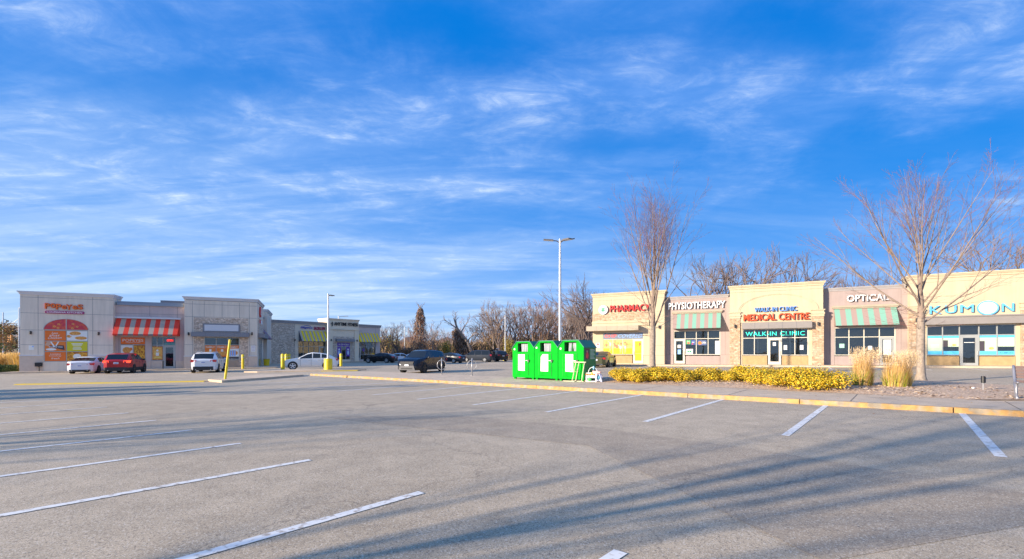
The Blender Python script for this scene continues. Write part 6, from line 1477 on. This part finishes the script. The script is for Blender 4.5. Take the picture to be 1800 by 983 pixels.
# ---- ornamental grasses
G_gr = mat('grass_green', (.22, .28, .03), .7); G_gr2 = mat('grass_lime', (.36, .38, .03), .7); G_tan = mat('grass_straw', (.60, .40, .17), .8); G_pl = mat('grass_plume', (.74, .56, .34), .9); G_or = mat('grass_orange', (.60, .33, .07), .8)
def grass(x, y, h, w_, seed, label, name='ornamental_grass'):
    rn = random.Random(seed); root = empty(name, (x, y, gz(x, y) + .17), 0, label, 'ornamental grass'); B_ = MB(); P_ = MB()
    def blade(mb, h_, ms, wd, lean):
        a = rn.uniform(0, 6.28); r0 = w_ * .42 * math.sqrt(rn.random()); b = Vector((math.cos(a) * r0, math.sin(a) * r0, 0)); o_ = Vector((math.cos(a), math.sin(a), 0)) * lean * rn.uniform(.2, 1) * (r0 / w_ + .25) + Vector((.10, 0, 0)) * h_
        s_ = Vector((-math.sin(a + rn.uniform(-1, 1)), math.cos(a), 0)).normalized() * wd; mb.use(rn.choice(ms)); pts = [b, b + o_ * .25 + Vector((0, 0, h_ * .55)), b + o_ + Vector((0, 0, h_))]
        mb.quad(pts[0] - s_, pts[0] + s_, pts[1] + s_ * .8, pts[1] - s_ * .8); mb.quad(pts[1] - s_ * .8, pts[1] + s_ * .8, pts[2]); return pts[2]
    for i in range(900): blade(B_, h * rn.uniform(.22, .5), [G_gr, G_gr2, G_gr2, G_tan, G_or], .006, .5)
    for i in range(700): blade(B_, h * rn.uniform(.5, .85), [G_tan, G_tan, G_or], .0035, .35)
    for i in range(330):
        t = blade(B_, h * rn.uniform(.72, .97), [G_tan, G_or], .0025, .38)
        for k in range(12):
            c = t - Vector((0, 0, k * .022)) + Vector((rn.gauss(0, .012), rn.gauss(0, .012), .02)); a = Vector((rn.gauss(.25, .4), rn.gauss(0, .4), 1)).normalized() * .03; s_ = Vector((rn.uniform(-1, 1), rn.uniform(-1, 1), 0)).normalized() * .0035; P_.use(rn.choice([G_pl, G_pl, G_tan])); P_.quad(c - s_, c + s_, c + s_ + a, c - s_ + a)
    B_.build('blades', None, root); P_.build('plumes', None, root); return root
grass(12.0, 15.6, 1.40, .62, 1, 'tall straw coloured feather grass next to the golden shrubs')
grass(12.85, 15.2, 1.30, .85, 2, 'wider straw coloured feather grass just left of the big maple')
# leaf litter rim at the bed, a few fallen leaves on the walk
m = MB(); rn = random.Random(8)
for i in range(420):
    k, n = rn.uniform(-1, 14), abs(rn.gauss(0, 1.1)) ; x, y = KP(k, max(.05, 2.7 - n)) if rn.random() < .6 else KP(k, -abs(rn.gauss(0, .5)) - .05)
    z = gz(x, y) + (.128 if (x - K0.x) * KN.x + (y - K0.y) * KN.y > .2 else .006); a = rn.uniform(0, 6.28); s = rn.uniform(.012, .028); u = Vector((math.cos(a), math.sin(a), rn.uniform(-.1, .3))) * s; v = Vector((-math.sin(a), math.cos(a), .1)) * s * .6; c = Vector((x, y, z))
    m.use(rn.choice([F_y[2], F_y[3], E_l[3]])); m.quad(c - u, c + v, c + u, c - v)
tag(m.build('fallen_leaves'), 'dry fallen leaves strewn along the kerb and walk', 'leaves', kind='stuff')

# ---- far left: hedge, yellow grasses, orange tree, dark trees, leafy tree entering the frame
m = MB(); rn = random.Random(6); H_m = [mat('hedge_green', (.035, .07, .012), .8), mat('hedge_dark', (.02, .04, .01), .8), mat('hedge_light', (.07, .11, .02), .8)]
hroot = empty('hedge', (-47.5, 40.6, gz(-47.5, 40.6)), math.atan2(.25, 1), 'clipped dark green hedge at the left foot of the restaurant', 'hedge')
m.use(H_m[1]); m.box(-6, 2.2, -.75, .75, 0, .62)
for i in range(9000):
    x = rn.uniform(-6, 2.3); f = rn.random(); y, z = (rn.uniform(-.85, .85), .68) if f < .35 else (-.82, rn.uniform(0, .7)) if f < .8 else (.82, rn.uniform(0, .7))
    if rn.random() < .06: x = 2.3; y = rn.uniform(-.8, .8); z = rn.uniform(0, .7)
    p = Vector((x, y, z)) + Vector((rn.gauss(0, .03), rn.gauss(0, .03), rn.gauss(0, .03))); a = Vector((rn.gauss(0, 1), rn.gauss(0, 1), rn.gauss(0, 1))).normalized() * .045; b = a.orthogonal().normalized() * .025; m.use(rn.choice(H_m)); m.quad(p - a, p + b, p + a, p - b)
m.build('foliage', None, hroot)
hm = MB(); rn = random.Random(66)
for i in range(14):
    pass
def ygrass(x, y, h, seed, label):
    rn = random.Random(seed); root = empty('yellow_grass', (x, y, gz(x, y)), 0, label, 'ornamental grass', 'yellow grasses behind the hedge'); m = MB()
    for i in range(1500):
        a = rn.uniform(0, 6.28); r0 = .9 * math.sqrt(rn.random()); b = Vector((math.cos(a) * r0, math.sin(a) * r0, 0)); t = b * 1.35 + Vector((rn.gauss(0, .1), rn.gauss(0, .1), h * rn.uniform(.5, 1))); s_ = Vector((1, rn.uniform(-.5, .5), 0)) * .014; m.use(rn.choice([G_or, G_tan, mat('grass_gold', (.62, .38, .04), .8)])); m.quad(b - s_, b + s_, t + s_ * .5, t - s_ * .5)
    m.build('blades', None, root)
for i, x in enumerate((-47.0, -48.7, -50.6, -52.6, -54.5)): ygrass(x, 45 + .4 * (i % 2), 1.9, i, 'clump of yellow grass growing behind the clipped hedge')
def leafy(x, y, h, R_, ms, label, seed, n=2600, size=.09, name='leafy_tree', z0=.45, dens=.0):
    rn = random.Random(seed); root = empty(name, (x, y, gz(x, y)), 0, label, 'tree'); T, Cn = MB(), MB()
    prm = {0: (5, 9, .55, .7, .0, 6, W_b[0]), 1: (4, 6, .5, .6, .02, 4, W_b[0]), 2: (3, 0, .5, .6, 0, 3, W_b[0]), 'max': 2, 'start0': .3, 'start': .3, 'rmin': .01}
    tips = []; grow((T, Cn), Vector((0, 0, -.1)), Vector((.02, .02, 1)), h * .85, .09, 0, rn, prm, tips); F = MB()
    for i in range(n):
        t, d = rn.choice(tips); p = t + Vector((rn.gauss(0, R_ * .13), rn.gauss(0, R_ * .13), rn.gauss(0, R_ * .09))); a = Vector((rn.gauss(0, 1), rn.gauss(0, 1), rn.gauss(0, .6))).normalized() * size * rn.uniform(.6, 1.2); b = a.orthogonal().normalized() * size * .4; F.use(rn.choice(ms)); F.quad(p - a, p + b, p + a, p - b)
    T.build('trunk', None, root); Cn.build('branches', None, root); F.build('foliage', None, root); return root
L_dk = [mat('leaf_dark_green', (.05, .09, .03), .8), mat('leaf_mid_green', (.10, .15, .04), .8), mat('leaf_pale_green', (.16, .20, .08), .8)]
leafy(-18.9, 14.3, 4.3, 1.1, L_dk, 'sparse green leafy tree whose branch tips enter at the left edge', 21, 3600, .045)
leafy(-86, 76, 6.4, 4, [F_y[2], F_y[3], G_or], 'small orange brown tree between the left edge and the restaurant', 22, 2600, .14)
for i, (x, y, h) in enumerate(((-118, 104, 8), (-110, 104, 7), (-126, 108, 8.5), (-102, 100, 6.5), (-134, 110, 7.5))): leafy(x, y, h, 6, [L_dk[0], F_y[2], mat('leaf_brownish', (.09, .065, .04), .8)], ['dark round tree far left behind the traffic light', 'dark brownish tree close to the restaurant corner far left', 'dark tree at the far left edge below the apartment block', 'low dark tree touching the restaurant edge', 'dark tree just outside the far left edge'][i], 30 + i, 3500, .3)

# ---- trees standing outside the picture on the left; their long shadows lie across the lot
def shade_tree(x, y, h, seed, label, dense=False, narrow=.9):
    if dense:
        rn = random.Random(seed); root = empty('added_spruce', (x, y, gz(x, y)), 0, label, 'tree'); T = MB(); T.use(W_b[0]); T.tube([(0, 0, 0), (0, 0, h)], [.2, .03], 8, False); T.build('trunk', None, root); F = MB()
        for i in range(4200):
            t = rn.random(); z = .5 + t * (h - .5); a = rn.uniform(0, 6.28); rr_ = (1 - t) * h * .26 * rn.uniform(.2, 1) + .1; c = Vector((math.cos(a) * rr_, math.sin(a) * rr_, z - rr_ * .3)); d = Vector((math.cos(a), math.sin(a), -.35)) * rn.uniform(.2, .5); s_ = Vector((-math.sin(a), math.cos(a), 0)) * .1; F.use(rn.choice(L_dk[:2])); F.quad(c - s_, c + s_, c + d)
        F.build('foliage', None, root); return root
    return maple(x, y, h, seed, label, narrow, 0)
shade_tree(-13.6, -2.25, 10.0, 41, 'bare maple outside the left edge casting the big foreground shadow', narrow=.62)
shade_tree(-24, 1.0, 8.0, 42, 'bare maple outside the left edge shading the left stalls', narrow=.8)
shade_tree(-37, 11.0, 9.0, 43, 'bare tree outside the left edge behind the far stalls', narrow=.9)
shade_tree(-43, 6.5, 9, 44, 'bare tree outside the left edge, farthest to the left', narrow=.9)
for i, (x, y, h) in enumerate(((-30.5, 10.6, 5.6), (-33.5, 12.2, 6.4), (-38.5, 12.4, 7.0))): shade_tree(x, y, h, 50 + i, ['nearest dark spruce added outside the left edge for its shadow', 'middle dark spruce added outside the left edge for its shadow', 'farthest dark spruce added outside the left edge for its shadow'][i], True)  # unseen spruces added to cast the solid shadow at the left
